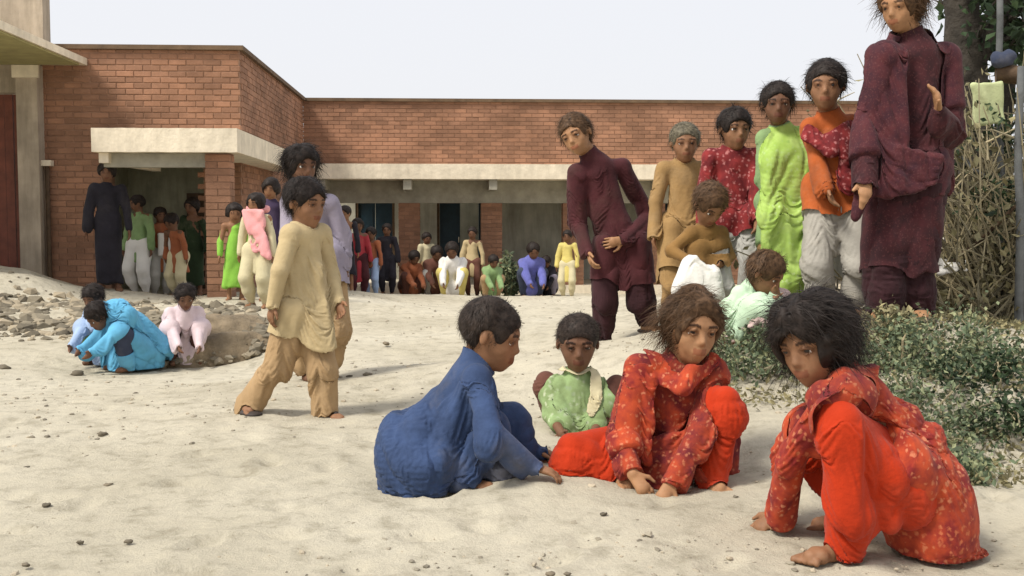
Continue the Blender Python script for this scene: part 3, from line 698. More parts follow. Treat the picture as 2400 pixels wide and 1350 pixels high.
def person(label, s, cloth, res='mid', skin='mid', hair=('short', 'black'), group=None, base=None, seed=1, strands=None, dirt=1.0, sandals=False):
    """cloth = list of (name, sdf, material, fold, clip)"""
    vx = {'near': (.0046, .0065), 'mid': (.0072, .009), 'far': (.013, .016)}[res]
    a = (s['an'][0]+s['an'][1])/2 if base is None else base
    root = empty('person', (a[0], a[1], gz(a[0], a[1]))); tag(root, label, 'person', group)
    off = np.array(root.location); minv = off
    def link(name, V, F, mat, parent=root, tone=None, **k): return np_mesh(name, V-minv, F, mat, parent, True, tone, **k)
    BS = body_sdf(s, True if res == 'near' else (False if res == 'mid' else None), None); V, F = BS.mesh(vx[0]); cols = [BS.grid]
    body = link('body', V, F, M_skins[skin], tone=face_tone(V, s, dirt))
    f, r, u = s['look'], s['hr'], s['hu']; h = s['hh']
    if res != 'far':
        for q in (-1, 1):
            S = Sdf(); c = s['head']+h*(r*q*.137+f*.283-u*.003); R = np.stack([r, f, u]); n = 14; VV = []; FF = []; mi = []
            for i in range(n+1):
                th = math.pi*i/n
                for j in range(n): ph = 2*math.pi*j/n; VV.append(c+h*.076*(f*math.cos(th)+math.sin(th)*(r*math.cos(ph)+u*math.sin(ph))))
            for i in range(n):
                for j in range(n): FF.append([i*n+j, i*n+(j+1) % n, (i+1)*n+(j+1) % n, (i+1)*n+j]); mi.append(1 if i < 3 else 0)
            link('eye', np.array(VV), np.array(FF), [M_white, M_iris], parent=root, midx=mi)
    if hair:
        V, F = hair_sdf(s, hair[0]).mesh(vx[0]*1.1, (h*.014 if hair[0] in ('cropped', 'short') else h*.035, 2.2/h*3, seed, .5))
        st = {'cropped': (2600, .07), 'short': (2600, .17), 'full': (3000, .34), 'long': (3000, .45), 'messy': (3600, .36)}[hair[0]]
        ns = int(st[0]*(1 if res == 'near' else .4)) if res != 'far' else 0
        if ns:
            V2, F2 = ribbons(V, vnormals(V, F), s, ns, st[1]*h, .0009 if res == 'near' else .0016, seed); F = np.concatenate([F, F2+len(V)]); V = np.concatenate([V, V2])
        link('hair', V, F, M_hair[hair[1]])
    cloth = sorted(cloth, key=lambda c: 0 if c[0] == 'trousers' else 1)
    for ci, (name, S, mat, fold, clip) in enumerate(cloth):
        if fold is not None: fold = (fold[0]*.95,)+tuple(fold[1:])
        V, F = S.mesh(vx[1], fold, clip, .7)
        if res != 'far' and fold is not None:
            if clip is not None:                       # open hem
                fn = np.cross(V[F[:, 2]]-V[F[:, 0]], V[F[:, 3]]-V[F[:, 1]]); fn /= np.linalg.norm(fn, axis=1, keepdims=True)+1e-12
                F = F[~((fn[:, 2] < -.75) & (V[F].mean(1)[:, 2] < clip+.04))]; used = np.unique(F); mp_ = np.full(len(V), -1); mp_[used] = np.arange(len(used)); V = V[used]; F = mp_[F]
            V = drape(V, F, cols, 30 if res == 'near' else 22, seed=seed+ci, thick=.007+.003*ci)
        cols.append(S.grid); link(name, V, F, mat)
    if sandals:
        for i in (0, 1):
            g = s['an'][i]-UP*s['H']*.04; t = s['toe'][i]; sd = np.cross(UP, t); S = Sdf(); H = s['H']
            S.cap(g-t*H*.035, g+t*H*.1, H*.03, H*.034, .01, UP, .35); S.cap(g+t*H*.055-sd*H*.032, g+t*H*.05+UP*H*.028, H*.009, None, .01); S.cap(g+t*H*.055+sd*H*.032, g+t*H*.05+UP*H*.028, H*.009, None, .01)
            V, F = S.mesh(.005); link('sandal', V, F, M_sandal)
    return root

# garments -------------------------------------------------------------
def tunic(s, hem=None, wide=1.0, sleeve=1.0, puff=1.0, skirt=.13, cut=.93, hemf=(0, 0, 0), flatk=.72, collar=True):
    H = s['H']; S = Sdf(); P, N = s['pelvis'], s['neck']; sp_ = s['spine']
    S.cap(P, N-sp_*H*.075, H*.08*wide, H*.07*wide, .03, s['fr'], flatk+.06)
    S.cap(s['sh'][0]-sp_*H*.004, s['sh'][1]-sp_*H*.004, H*.038, None, .035)
    S.cap(N-sp_*H*.05, N-sp_*H*.012, H*.06, H*.043, .02)
    for i in (0, 1):
        e, w, h0 = s['el'][i], s['wr'][i], s['sh'][i]
        if sleeve > .5:
            S.cap(h0, e, H*.037*puff, H*.034*puff, .02); S.cap(e, e+(w-e)*cut*min(1, sleeve), H*.034*puff, H*.033*puff, .02)
        else: S.cap(h0, h0+(e-h0)*.85, H*.043, H*.041, .025)
    if hem is not None:
        c = np.asarray(hem, float); m = P*.5+c*.5
        S.cap(P+sp_*H*.05, c, H*.09*wide, H*skirt, .03, s['fr'] if abs(s['fr'][2]) < .5 else s['f'], flatk)
    return S
def flat_hem(S, z):     # cut level so that the hem ends cleanly
    return z
def trousers(s, bag=1.25, end=.93, cuff=1.0, pel=True):
    H = s['H']; S = Sdf()
    if pel: S.cap(s['hip'][0], s['hip'][1], H*.07*bag, None, .04)
    for i in (0, 1):
        k, a = s['kn'][i], s['an'][i]; m = k+.5*(a-k)
        S.cap(s['hip'][i], k, H*.062*bag, H*.05*bag, .04); S.cap(k, m, H*.049*bag, H*.046*bag, .03); S.cap(m, k+(a-k)*end, H*.046*bag, H*.032*cuff, .03)
    return S

# ------------------------------------------------------------------ cloth colours
M_blue = cloth_mat('blue_cotton', (.034, .058, .13), .4); M_navy = cloth_mat('navy_cotton', (.04, .05, .085), .25)
M_khaki = cloth_mat('khaki_cotton', (.46, .36, .2), .14); M_tan = cloth_mat('tan_cotton', (.36, .24, .125), .15)
M_redprint = print_mat('red_print_cotton', (.44, .062, .02), (.2, .018, .016), (.62, .27, .15), 30, (.52, .15, .06))
M_redprint2 = print_mat('dark_red_print_cotton', (.36, .05, .018), (.13, .014, .018), (.5, .2, .11), 34, (.45, .14, .06))
M_red = cloth_mat('bright_red_cotton', (.42, .03, .005), .15, dirt=.12); M_maroon = cloth_mat('maroon_cotton', (.06, .015, .018), .3, dirt=.1)
M_maroon2 = cloth_mat('dark_maroon_cotton', (.035, .012, .015), .3, dirt=.08); M_plum = print_mat('maroon_print_shawl', (.085, .02, .024), (.045, .013, .02), (.12, .045, .045), 60)
M_green = print_mat('lime_green_print', (.36, .5, .13), (.28, .42, .08), (.5, .62, .3), 24, (.2, .34, .05)); M_lime = cloth_mat('lime_cotton', (.22, .46, .06), .2)
M_ochre = cloth_mat('ochre_cotton', (.3, .185, .075), .2); M_brown = cloth_mat('brown_cotton', (.12, .05, .035), .25)
M_darkred = print_mat('dark_red_print', (.24, .025, .025), (.12, .012, .015), (.5, .2, .19), 26); M_orange = cloth_mat('orange_cotton', (.36, .085, .02), .3)
M_white = cloth_mat('white_cotton', (.72, .7, .66), .08); M_grey = cloth_mat('grey_cotton', (.4, .39, .36), .15)
M_mint = cloth_mat('mint_cotton', (.5, .66, .47), .12); M_pale = cloth_mat('pale_pink_cotton', (.6, .45, .42), .12); M_black = cloth_mat('black_cotton', (.018, .016, .022), .3, dirt=.06)
M_pink = cloth_mat('pink_cotton', (.72, .33, .33), .12); M_lilac = cloth_mat('lilac_cotton', (.27, .24, .3), .12); M_purple = cloth_mat('purple_cotton', (.045, .03, .065), .3, dirt=.05)
M_turq = cloth_mat('turquoise_cotton', (.11, .36, .56), .2, dirt=.1); M_sky = cloth_mat('light_blue_cotton', (.32, .42, .6), .15); M_olivec = cloth_mat('olive_green_cotton', (.2, .3, .13), .25)
M_greenprint = print_mat('green_leaf_print', (.27, .38, .17), (.18, .24, .1), (.55, .6, .42), 22, (.05, .12, .04)); M_cream = cloth_mat('cream_cotton', (.55, .49, .31), .1)
M_yellow = cloth_mat('yellow_cotton', (.6, .5, .16), .15); M_indigo = cloth_mat('indigo_cotton', (.12, .13, .38), .2); M_rust = cloth_mat('rust_cotton', (.3, .1, .045), .2)

def A3(*v): return np.array(v, float)
# ---- girl in red, squatting and bent forward, lower right
Y0 = 3.06
def J(px, py, dy=0): return at(px, py, Y0+dy)
gD = gz(*J(1960, 1300)[:2])
def onground(p, h=0): q = p.copy(); q[2] = gz(q[0], q[1])+h; return q
H = 1.22
sD = skeleton(H, J(2165, 1120, .06), J(1992, 893), (-.93, -.3, 0), 1, J(1905, 797, -.02), (-.76, -.6, -.3),
    [onground(J(1800, 1225, -.1), .035), onground(J(1838, 1170, .2), .05)], [onground(J(1960, 1290, -.12), .055), onground(J(2040, 1240, .2), .055)], hh=.228,
    legpole=[(-.75, -.1, 1), (-.8, .25, .8)], armpole=((.12, -.45, -1), (.1, -.3, -1)), hup=(-.25, 0, 1),
    sh=[J(1955, 935, -.12), J(1950, 930, .13)], toes=[(-1, -.35, 0), (-1, .1, 0)])
sD['an'][0] = onground(J(1965, 1285, -.12), .05); sD['kn'][0] = J(1975, 990, -.17); sD['kn'][1] = J(1905, 1010, .14); sD['an'][1] = onground(J(1990, 1240, .18), .05)
# the raised near forearm: elbow hangs below the shoulder, forearm reaches to the left
sD['el'] = [J(1862, 1060, .0), J(1850, 1040, .22)]; sD['wr'] = [onground(J(1822, 1195, .16), .045), onground(J(1835, 1150, .18), .05)]
sD['hd'] = [(-.75, -.05, -.5), (-.8, 0, -.45)]; sD['pn'] = [(-.3, .3, -1), (-.3, 0, -1)]; sD['curl'] = .6
T = Sdf(); s = sD
T.cap(s['pelvis'], J(2050, 955, .02), H*.09, H*.08, .05, (0, 1, 0), .95); T.cap(J(2050, 955), s['neck'], H*.08, H*.045, .04)
T.cap(J(1985, 930, -.1), J(1980, 925, .12), H*.05, None, .05)
T.cap(s['sh'][0], s['el'][0], H*.042, H*.038, .02); T.cap(s['el'][0], s['el'][0]+.7*(s['wr'][0]-s['el'][0]), H*.038, H*.036, .02)
T.cap(s['sh'][1], s['el'][1], H*.042, H*.038, .02); T.cap(s['el'][1], s['wr'][1]*.85+s['el'][1]*.15, H*.036, H*.032, .02)
T.cap(J(2105, 1010, .02), J(2212, 1270, .01), H*.108, H*.088, .06); T.cap(J(2160, 1120, .0), J(2180, 1160, .0), H*.105, None, .05); T.cap(J(2205, 1225, -.08), J(2262, 1285, -.02), H*.045, H*.035, .05)
U = Sdf()                                                                       # bright red trousers
U.cap(s['kn'][0], J(2140, 1110, -.06), H*.047, H*.07, .05); U.cap(s['kn'][0], J(1990, 1150, -.15), H*.048, H*.052, .05); U.cap(J(1990, 1150, -.15), J(1982, 1272, -.13), H*.052, H*.044, .04)
U.quad(J(1985, 1000, -.17), J(2080, 1050, -.14), J(2090, 1170, -.12), J(2000, 1215, -.15), .018, .04)
U.cap(s['kn'][1], s['pelvis'], H*.055, H*.07, .05); U.cap(s['kn'][1], s['an'][1]+UP*.03, H*.056, H*.044, .04); U.cap(J(2140, 1115, -.05), J(2155, 1120, .08), H*.072, None, .04)
V_ = Sdf(); V_.quad(J(2040, 885, .0), J(1960, 885, -.16), J(1925, 990, -.16), J(1950, 960, -.14), .013, .03); V_.quad(J(1960, 870, .1), J(1900, 900, .1), J(1870, 1070, .12), J(1900, 1050, .1), .013, .03); V_.cap(J(2030, 890, -.1), J(2010, 870, .1), .02, None, .03)
person('girl in red print squatting at lower right, bent far forward, hands in the dust', sD,
    [('tunic', T, M_redprint, (.011, 18, 3, .35), None), ('trousers', U, M_red, (.008, 26, 4, .16), None), ('shawl', V_, M_redprint2, (.005, 24, 9, .4), None)],
    'near', 'mid', ('messy', 'black'), 'children playing in the dust', seed=3)

# ---- girl in red in the middle
Y0 = 3.8; H = 1.16
gC = 0
sC = skeleton(H, J(1570, 1020, .16), J(1592, 842, .02), (.35, -.94, 0), 1, J(1622, 765, -.01), (.2, -.94, -.16),
    [onground(J(1500, 1150, -.2), .04), onground(J(1590, 1150, -.22), .04)], [onground(J(1440, 1110, -.05), .055), onground(J(1655, 1125, -.1), .055)], hh=.232,
    sh=[J(1496, 862, .0), J(1672, 868, .02)], legpole=[(-1, -.5, .35), (.45, -.5, 1)], armpole=((.3, .1, -1), (.3, .1, -1)), hup=(.12, 0, 1), toes=[(.2, -1, 0), (.35, -1, 0)])
s = sC
s['kn'] = [J(1340, 1050, -.08), J(1700, 940, -.1)]; s['an'][0] = onground(J(1450, 1105, -.08), .05)
s['el'] = [J(1452, 1010, -.08), J(1640, 1010, -.14)]; s['wr'] = [onground(J(1483, 1140, -.22), .06), onground(J(1572, 1135, -.24), .05)]
s['hd'] = [(.35, -.3, -.5), (-.35, -.3, -.5)]; s['pn'] = [(.5, .2, -1), (-.5, .2, -1)]; s['curl'] = .55
T = Sdf(); T.cap(s['pelvis'], J(1582, 930, .04), H*.11, H*.085, .05, (0, 1, 0), .85); T.cap(s['sh'][0], s['sh'][1], H*.042, None, .06); T.cap(J(1582, 890, .02), s['neck'], H*.07, H*.04, .03)
T.cap(s['sh'][0], s['el'][0], H*.045, H*.044, .02); T.cap(s['el'][0], s['el'][0]+.8*(s['wr'][0]-s['el'][0]), H*.042, H*.038, .02)
T.cap(s['sh'][1], s['el'][1], H*.045, H*.042, .02); T.cap(s['el'][1], s['el'][1]+.8*(s['wr'][1]-s['el'][1]), H*.042, H*.036, .02)
T.quad(J(1500, 1000, -.05), J(1650, 970, -.08), J(1655, 1105, -.1), J(1500, 1100, -.08), .018, .03)
T.quad(J(1680, 925, .03), J(1730, 1000, .05), J(1715, 1095, .06), J(1640, 1095, .06), .022, .04)
U = Sdf(); U.cap(s['hip'][0], s['kn'][0], H*.075, H*.062, .06); U.cap(s['kn'][0], J(1440, 1092, -.1), H*.056, H*.044, .05); U.quad(J(1335, 1030, -.05), J(1440, 1020, .02), J(1450, 1095, -.08), J(1320, 1092, -.08), .024, .05)
U.cap(s['hip'][1], s['kn'][1], H*.075, H*.055, .05); U.cap(s['kn'][1], J(1668, 1100, -.12), H*.054, H*.042, .05)
V_ = Sdf(); V_.cap(J(1520, 845, .0), J(1600, 868, -.115), H*.02, H*.022, .02); V_.cap(J(1600, 868, -.115), J(1665, 848, -.02), H*.022, H*.02, .02); V_.quad(J(1478, 858, -.06), J(1530, 852, -.07), J(1520, 1060, -.12), J(1450, 1050, -.14), .012, .02)
person('girl in dark red print sitting between the small child and the bent girl', sC,
    [('tunic', T, M_redprint2, (.009, 18, 13, .5), None), ('trousers', U, M_red, (.009, 20, 14, .5), None), ('shawl', V_, M_redprint, (.005, 26, 19, .4), None)],
    'near', 'warm', ('full', 'brown'), 'children playing in the dust', seed=13)

# ---- boy in blue seen from behind
Y0 = 3.72; H = 1.15
sA = skeleton(H, J(975, 1045), J(1122, 852), (.97, .1, 0), 1, J(1152, 783), (.95, -.22, -.30),
    [onground(J(1262, 1085, -.08), .04), onground(J(1270, 1070, .16), .04)], [onground(J(1085, 1128, -.1), .05), onground(J(1215, 1092, .12), .05)], hh=.222,
    legpole=[(.8, -.3, 1), (.9, .2, 1)], armpole=((.1, -.2, -1), (.1, -.2, -1)), hup=(.12, 0, 1), sh=[J(1118, 888, -.1), J(1105, 882, .12)], toes=[(1, -.2, 0), (1, .2, 0)])
s = sA
s['kn'] = [J(1140, 1010, -.02), J(1190, 1000, .14)]
s['el'] = [J(1150, 1010, -.19), J(1180, 1010, .16)]; s['wr'] = [onground(J(1250, 1085, -.14), .05), onground(J(1250, 1080, .12), .05)]
s['hd'] = [(1, -.2, -.25), (1, .1, -.25)]; s['pn'] = [(.2, 0, -1), (.2, 0, -1)]
T = Sdf(); T.cap(J(995, 1005, .0), J(1080, 932, .01), H*.14, H*.11, .06, (0, 1, 0), .95); T.cap(J(1080, 932, .01), s['neck'], H*.09, H*.045, .04); T.cap(s['sh'][0], s['sh'][1], H*.045, None, .05)
T.cap(J(985, 1030), J(985, 1110), H*.135, H*.12, .06, (0, 1, 0), 1.1); T.cap(J(1000, 1040, -.08), J(1120, 1035, -.07), H*.09, H*.06, .06); T.cap(J(1000, 1100, -.1), J(1100, 1100, -.1), H*.055, H*.04, .06)
T.cap(J(1000, 1040, .1), J(1130, 1020, .12), H*.09, H*.07, .06)
T.cap(s['sh'][0], s['el'][0], H*.045, H*.042, .02); T.cap(s['el'][0], s['el'][0]+.9*(s['wr'][0]-s['el'][0]), H*.042, H*.036, .02)
T.cap(s['sh'][1], s['el'][1], H*.045, H*.042, .02); T.cap(s['el'][1], s['el'][1]+.9*(s['wr'][1]-s['el'][1]), H*.042, H*.035, .02)
U = Sdf(); U.cap(s['hip'][0], s['kn'][0], H*.065, H*.055, .05); U.cap(s['kn'][0], s['an'][0], H*.052, H*.038, .05); U.cap(s['hip'][1], s['kn'][1], H*.065, H*.055, .05); U.cap(s['kn'][1], s['an'][1]+UP*.02, H*.06, H*.045, .05)
U.cap(J(1180, 1070, -.06), J(1265, 1090, -.0), H*.045, H*.03, .05)
person('boy in a blue tunic squatting with his back half turned to the camera, facing right', sA,
    [('tunic', T, M_blue, (.013, 15, 23, .35), None), ('trousers', U, M_navy, (.009, 22, 24, .3), None)],
    'near', 'mid', ('cropped', 'shaved'), 'children playing in the dust', seed=23)

# ---- generic builders
def rearm(s, hands, poles=((.5, .25, -.3), (.5, .25, -.3))):
    H = s['H']; s['spine'] = unit(s['neck']-s['pelvis']); s['sh'] = [s['neck']-s['spine']*H*.035+q*s['rt']*H*.098 for q in (1, -1)]; s['el'], s['wr'] = [], []
    for i, q in enumerate((1, -1)):
        po = poles[i]; e, w = ik(s['sh'][i], hands[i], H*.165, H*.15, s['rt']*q*po[0]-s['f']*po[1]+UP*po[2]); s['el'].append(e); s['wr'].append(w)
def stand(px, py, Y, H, ang=0, look=None, neck_dx=0, head_d=(0, 0, 0), hands=None, stride=(0, 0), hh=None, hup=(0, 0, 1), spread=.062, armpole=((.5, .25, -.3), (.5, .25, -.3)), fwd=0, down=-.1):
    G = at(px, py, Y); G[2] = gz(G[0], G[1]); a = math.radians(ang); f = A3(math.sin(a), -math.cos(a), 0); r = np.cross(f, UP)
    L = lambda x, y, z: G+H*(r*x+f*y+UP*z)
    n = L(0, fwd, .815)+A3(neck_dx, 0, 0); lk = a if look is None else math.radians(look)
    hd = n+H*A3(*head_d)+UP*H*.094+H*.02*A3(math.sin(lk), -math.cos(lk), 0)
    hands = hands or [(.16, .04, .43), (-.16, .04, .43)]
    feet = [L(spread, stride[0], .05), L(-spread, stride[1], .05)]
    for q in feet: q[2] = gz(q[0], q[1])+H*.048
    s = skeleton(H, L(0, 0, .5), n, f, 1, hd, (math.sin(lk), -math.cos(lk), down), [L(*h) for h in hands], feet, hh=hh or H*.165, hup=hup, armpole=armpole)
    s['G'] = G; s['L'] = L; return s
def hemclip(s, z): return float(s['G'][2]+s['H']*z)
def robe(s, hem=.3, skirt=.14, wide=1, puff=1, sleeve=1, cut=.93, fk=.74):
    if hem < .25: s['nolegs'] = True
    T = tunic(s, s['L'](0, 0, hem-.05), wide=wide, skirt=skirt, sleeve=sleeve, puff=puff, cut=cut, flatk=fk); return T, hemclip(s, hem)

# ---- boy walking in khaki with a bundle on his head
s = stand(668, 985, 4.92, 1.12, 48, 52, stride=(-.0, -.0), hh=.2, down=-.12, head_d=(0, 0, .0), hands=[(.17, .03, .42), (-.14, .03, .44)])
Y0 = 4.92
s['pelvis'] = J(708, 715); s['neck'] = J(712, 530); s['spine'] = unit(s['neck']-s['pelvis']); s['fr'] = s['f']; s['head'] = J(716, 475)
s['sh'] = [J(682, 550, -.07), J(752, 548, .07)]; s['hip'] = [J(688, 725, -.04), J(730, 725, .04)]
s['an'] = [onground(J(572, 965, .05), .07), onground(J(765, 965, -.02), .05)]; s['kn'] = [J(646, 855, -.04), J(757, 845, -.03)]; s['toe'] = [unit(A3(.5, -.8, 0)), unit(A3(.8, -.6, 0))]
s['el'] = [J(656, 635, -.13), J(772, 635, .08)]; s['wr'] = [J(640, 712, -.12), J(792, 705, .0)]
T = tunic(s, None, puff=.9, wide=.9); H = 1.12
T.cap(s['neck']-UP*.1, J(715, 650), H*.07, H*.082, .04, (.1, 1, 0), .8); T.cap(J(715, 650), J(716, 800), H*.085, H*.118, .05, (.1, 1, 0), .75)
T.quad(J(675, 600, -.05), J(755, 600, -.05), J(775, 790, -.08), J(655, 780, -.08), .016, .04)
U = Sdf(); U.cap(s['hip'][0], s['kn'][0], H*.065, H*.05, .05); U.cap(s['kn'][0], J(577, 948, .04), H*.045, H*.04, .04); U.cap(s['hip'][1], s['kn'][1], H*.066, H*.052, .04); U.cap(s['kn'][1], J(763, 952, -.02), H*.05, H*.044, .04)
U.quad(J(735, 800, -.03), J(770, 830, .0), J(785, 950, .0), J(735, 950, -.02), .012, .03)
person('boy in pale khaki tunic and baggy tan trousers walking across the yard', s,
    [('tunic', T, M_khaki, (.009, 17, 33, .3), float(J(700, 782)[2])), ('trousers', U, M_tan, (.008, 24, 34, .18), None)],
    'near', 'mid', ('short', 'black'), 'children standing and walking in the yard', seed=33, sandals=True)
s = stand(738, 905, 6.0, 1.3, 25, 35, hh=.2, spread=.03, hands=[(.09, .04, .42), (-.12, .04, .42)]); s['head'] = at(706, 388, 5.98); s['neck'] = at(722, 448, 6.02)
s['sh'] = [at(680, 475, 6.0), at(772, 478, 6.02)]
T, z = robe(s, .4, .11)
person('taller boy in a lilac tunic standing right behind the boy in khaki', s, [('tunic', T, M_lilac, (.009, 16, 41, .35), z), ('trousers', trousers(s), M_tan, (.009, 18, 42, .35), None)], 'mid', 'deep', ('full', 'black'), 'children standing and walking in the yard', seed=41)

# ---- small child in green print
Y0 = 4.64; H = .98
s = skeleton(H, J(1352, 1000, .12), J(1353, 880), (-.05, -1, 0), 1, J(1354, 803, -.02), (-.05, -1, -.18), [J(1330, 1000, -.16), J(1395, 1000, -.16)],
    [onground(J(1325, 1015, -.1), .045), onground(J(1385, 1015, -.1), .045)], hh=.218, legpole=[(-.4, -1, 1), (.4, -1, 1)], armpole=((.8, 0, -1), (.8, 0, -1)), sh=[J(1310, 905), J(1398, 905)])
s['el'] = [J(1290, 972, -.04), J(1416, 972, -.04)]; s['wr'] = [J(1318, 1018, -.2), J(1388, 1018, -.2)]
T = Sdf(); T.cap(J(1352, 990, .08), J(1353, 915), H*.115, H*.095, .05, (0, 1, 0), .8); T.cap(s['sh'][0], s['sh'][1], H*.05, None, .04); T.quad(J(1310, 930, -.07), J(1400, 930, -.07), J(1400, 1010, -.12), J(1315, 1010, -.12), .02, .05)
T.cap(J(1353, 915), s['neck'], H*.085, H*.05, .03)
for i in (0, 1): T.cap(s['sh'][i], s['sh'][i]+.75*(s['el'][i]-s['sh'][i]), H*.044, H*.042, .03)
U = Sdf(); 
for i in (0, 1): U.cap(s['hip'][i], s['kn'][i], H*.065, H*.05, .03); U.cap(s['kn'][i], s['an'][i], H*.05, H*.04, .03)
C = Sdf(); C.cap(J(1382, 868, .0), J(1398, 905, -.085), H*.022, H*.02, .02); C.cap(J(1398, 905, -.085), J(1385, 960, -.115), H*.02, H*.018, .02); C.cap(J(1325, 868, .0), J(1382, 868, .0), H*.022, H*.022, .02, UP, .7)
person('small child in green leaf print squatting behind the girl in dark red', s, [('tunic', T, M_greenprint, (.006, 22, 51, .6), None), ('trousers', U, M_brown, (.006, 20, 53, .5), None), ('scarf', C, M_cream, (.004, 30, 54, 1), None)],
    'near', 'deep', ('cropped', 'shaved'), 'children playing in the dust', seed=51)

# ---- boy in maroon, hand on hip
Y0 = 6.8; H = 1.42
s = stand(1462, 800, 6.8, H, 5, -30, hh=.235, hands=[(.1, .1, .42), (-.06, .02, .53)], down=-.15)
s['pelvis'] = J(1450, 565); s['neck'] = J(1390, 365); s['spine'] = unit(s['neck']-s['pelvis']); s['fr'] = s['f']; s['head'] = J(1350, 316, -.04); s['hr'], s['hu'] = head_frame((-.45, -.85, -.2), (-.45, 0, 1))[1:]; s['look'] = head_frame((-.45, -.85, -.2), (-.45, 0, 1))[0]
s['sh'] = [J(1352, 405, -.03), J(1458, 392, .05)]; s['hip'] = [J(1425, 575), J(1485, 575)]
s['kn'] = [J(1415, 690, -.04), J(1502, 680, -.03)]; s['an'] = [onground(J(1412, 812), .06), onground(J(1520, 775, .05), .06)]; s['toe'] = [unit(A3(-.1, -1, 0)), unit(A3(.5, -1, 0))]
s['el'] = [J(1352, 510, .0), J(1522, 505, .1)]; s['wr'] = [J(1378, 590, -.12), J(1462, 562, -.12)]; s['hd'] = [None, (-1, -.1, -.2)]; s['pn'] = [None, (0, 1, 0)]
T = tunic(s, None, wide=1.0, puff=1.05, cut=.9); T.cap(J(1440, 520), J(1468, 670), H*.08, H*.1, .05, (0, 1, 0), .75)
U = Sdf()
for i in (0, 1): U.cap(s['hip'][i], s['kn'][i], H*.068, H*.06, .03); U.cap(s['kn'][i], s['an'][i]+UP*.03, H*.056, H*.036, .03)
U.quad(J(1395, 640), J(1420, 690), J(1425, 790), J(1402, 790), .015, .03)
person('boy in dark maroon tunic standing with one hand on his hip and head tilted', s,
    [('tunic', T, M_maroon, (.012, 14, 63, .4), float(J(1450, 662)[2])), ('trousers', U, M_maroon2, (.011, 16, 64, .35), None)], 'near', 'warm', ('short', 'brown'), 'children standing and walking in the yard', seed=63, sandals=True)

# ---- the group on the right bank
def stander(label, s, top, bottom, hair, skin='mid', hem=.3, skirt=.13, wide=1.0, puff=1.0, res='mid', extra=(), group=None, seed=1, bag=1.0, fold=.009, sandals=False, sleeve=1, cutt=.93):
    T, z = robe(s, hem, skirt, wide, puff, sleeve, cutt)
    cl = [('tunic', T, top, (fold, 16, seed, .35), z)]
    if bottom: cl.append(('trousers', trousers(s, bag), bottom, (fold, 18, seed+1, .35), None))
    return person(label, s, cl+list(extra), res, skin, hair, group, seed=seed, sandals=sandals)
GB = 'children standing on the bank'
s = stand(1600, 765, 6.5, 1.2, 0, -5, hh=.212)
stander('boy with cropped dusty hair in a long ochre tunic, left of the red print', s, M_ochre, M_ochre, ('cropped', 'dusty'), 'mid', .28, .14, 1.12, 1.12, group=GB, seed=71)
s = stand(1712, 770, 6.1, 1.2, -10, 8, hh=.215, head_d=(-.0, 0, 0), hands=[(.15, .06, .42), (-.1, .14, .5)])
stander('boy in dark red print over grey trousers, between ochre tunic and lime shawl', s, M_darkred, M_grey, ('short', 'black'), 'mid', .44, .11, group=GB, seed=81, bag=1.1)
# small bowed child in brown and white
s = stand(1655, 760, 5.75, .86, 15, 20, hh=.2, fwd=.14, down=-1.0, head_d=(.02, -.08, -.03), hands=[(.08, .2, .36), (-.12, .2, .34)])
s['pelvis'] = at(1640, 620, 5.85); s['neck'] = at(1658, 535, 5.72); s['head'] = at(1664, 478, 5.68); s['fr'] = s['f']; rearm(s, [at(1615, 610, 5.62), at(1690, 620, 5.66)])
W_ = Sdf(); W_.quad(at(1590, 640, 5.6), at(1625, 585, 5.6), at(1672, 600, 5.58), at(1690, 680, 5.58), .03, .04); W_.cap(at(1600, 640, 5.62), at(1680, 660, 5.6), .05, .04, .04)
stander('small child in brown bowing its head over a white cloth', s, cloth_mat('mustard_brown_cotton', (.2, .11, .035), .25), M_grey, ('short', 'brown'), 'mid', .42, .13, group=GB, seed=91, extra=[('cloth', W_, M_white, (.008, 26, 95, .6), None)])
# lime green shawl
s = stand(1838, 745, 5.8, 1.18, -8, -12, hh=.205, head_d=(-.0, 0, .0), hands=[(.06, .12, .5), (-.1, .13, .42)])
s['head'] = at(1822, 243, 5.76); s['neck'] = at(1832, 300, 5.8); s['spine'] = unit(s['neck']-s['pelvis']); s['sh'] = [at(1793, 325, 5.8), at(1882, 318, 5.82)]
Y0 = 5.8
V_ = Sdf(); V_.quad(J(1800, 330, -.1), J(1895, 300, -.06), J(1905, 500, -.12), J(1800, 480, -.16), .03, .06); V_.quad(J(1800, 470, -.16), J(1905, 480, -.12), J(1895, 600, -.15), J(1800, 660, -.15), .03, .06)
V_.quad(J(1870, 285, -.03), J(1905, 320, .04), J(1908, 560, .04), J(1885, 560, -.08), .03, .05); V_.cap(J(1865, 290, .06), J(1800, 345, -.1), .05, .045, .05); V_.quad(J(1800, 600, -.14), J(1885, 600, -.15), J(1870, 690, -.12), J(1825, 690, -.12), .025, .05)
stander('child wrapped in a lime green patterned shawl, left of the orange tunic', s, M_olivec, M_ochre, ('short', 'black'), 'deep', .25, .12, group=GB, seed=101, extra=[('shawl', V_, M_green, (.012, 15, 103, .3), None)])
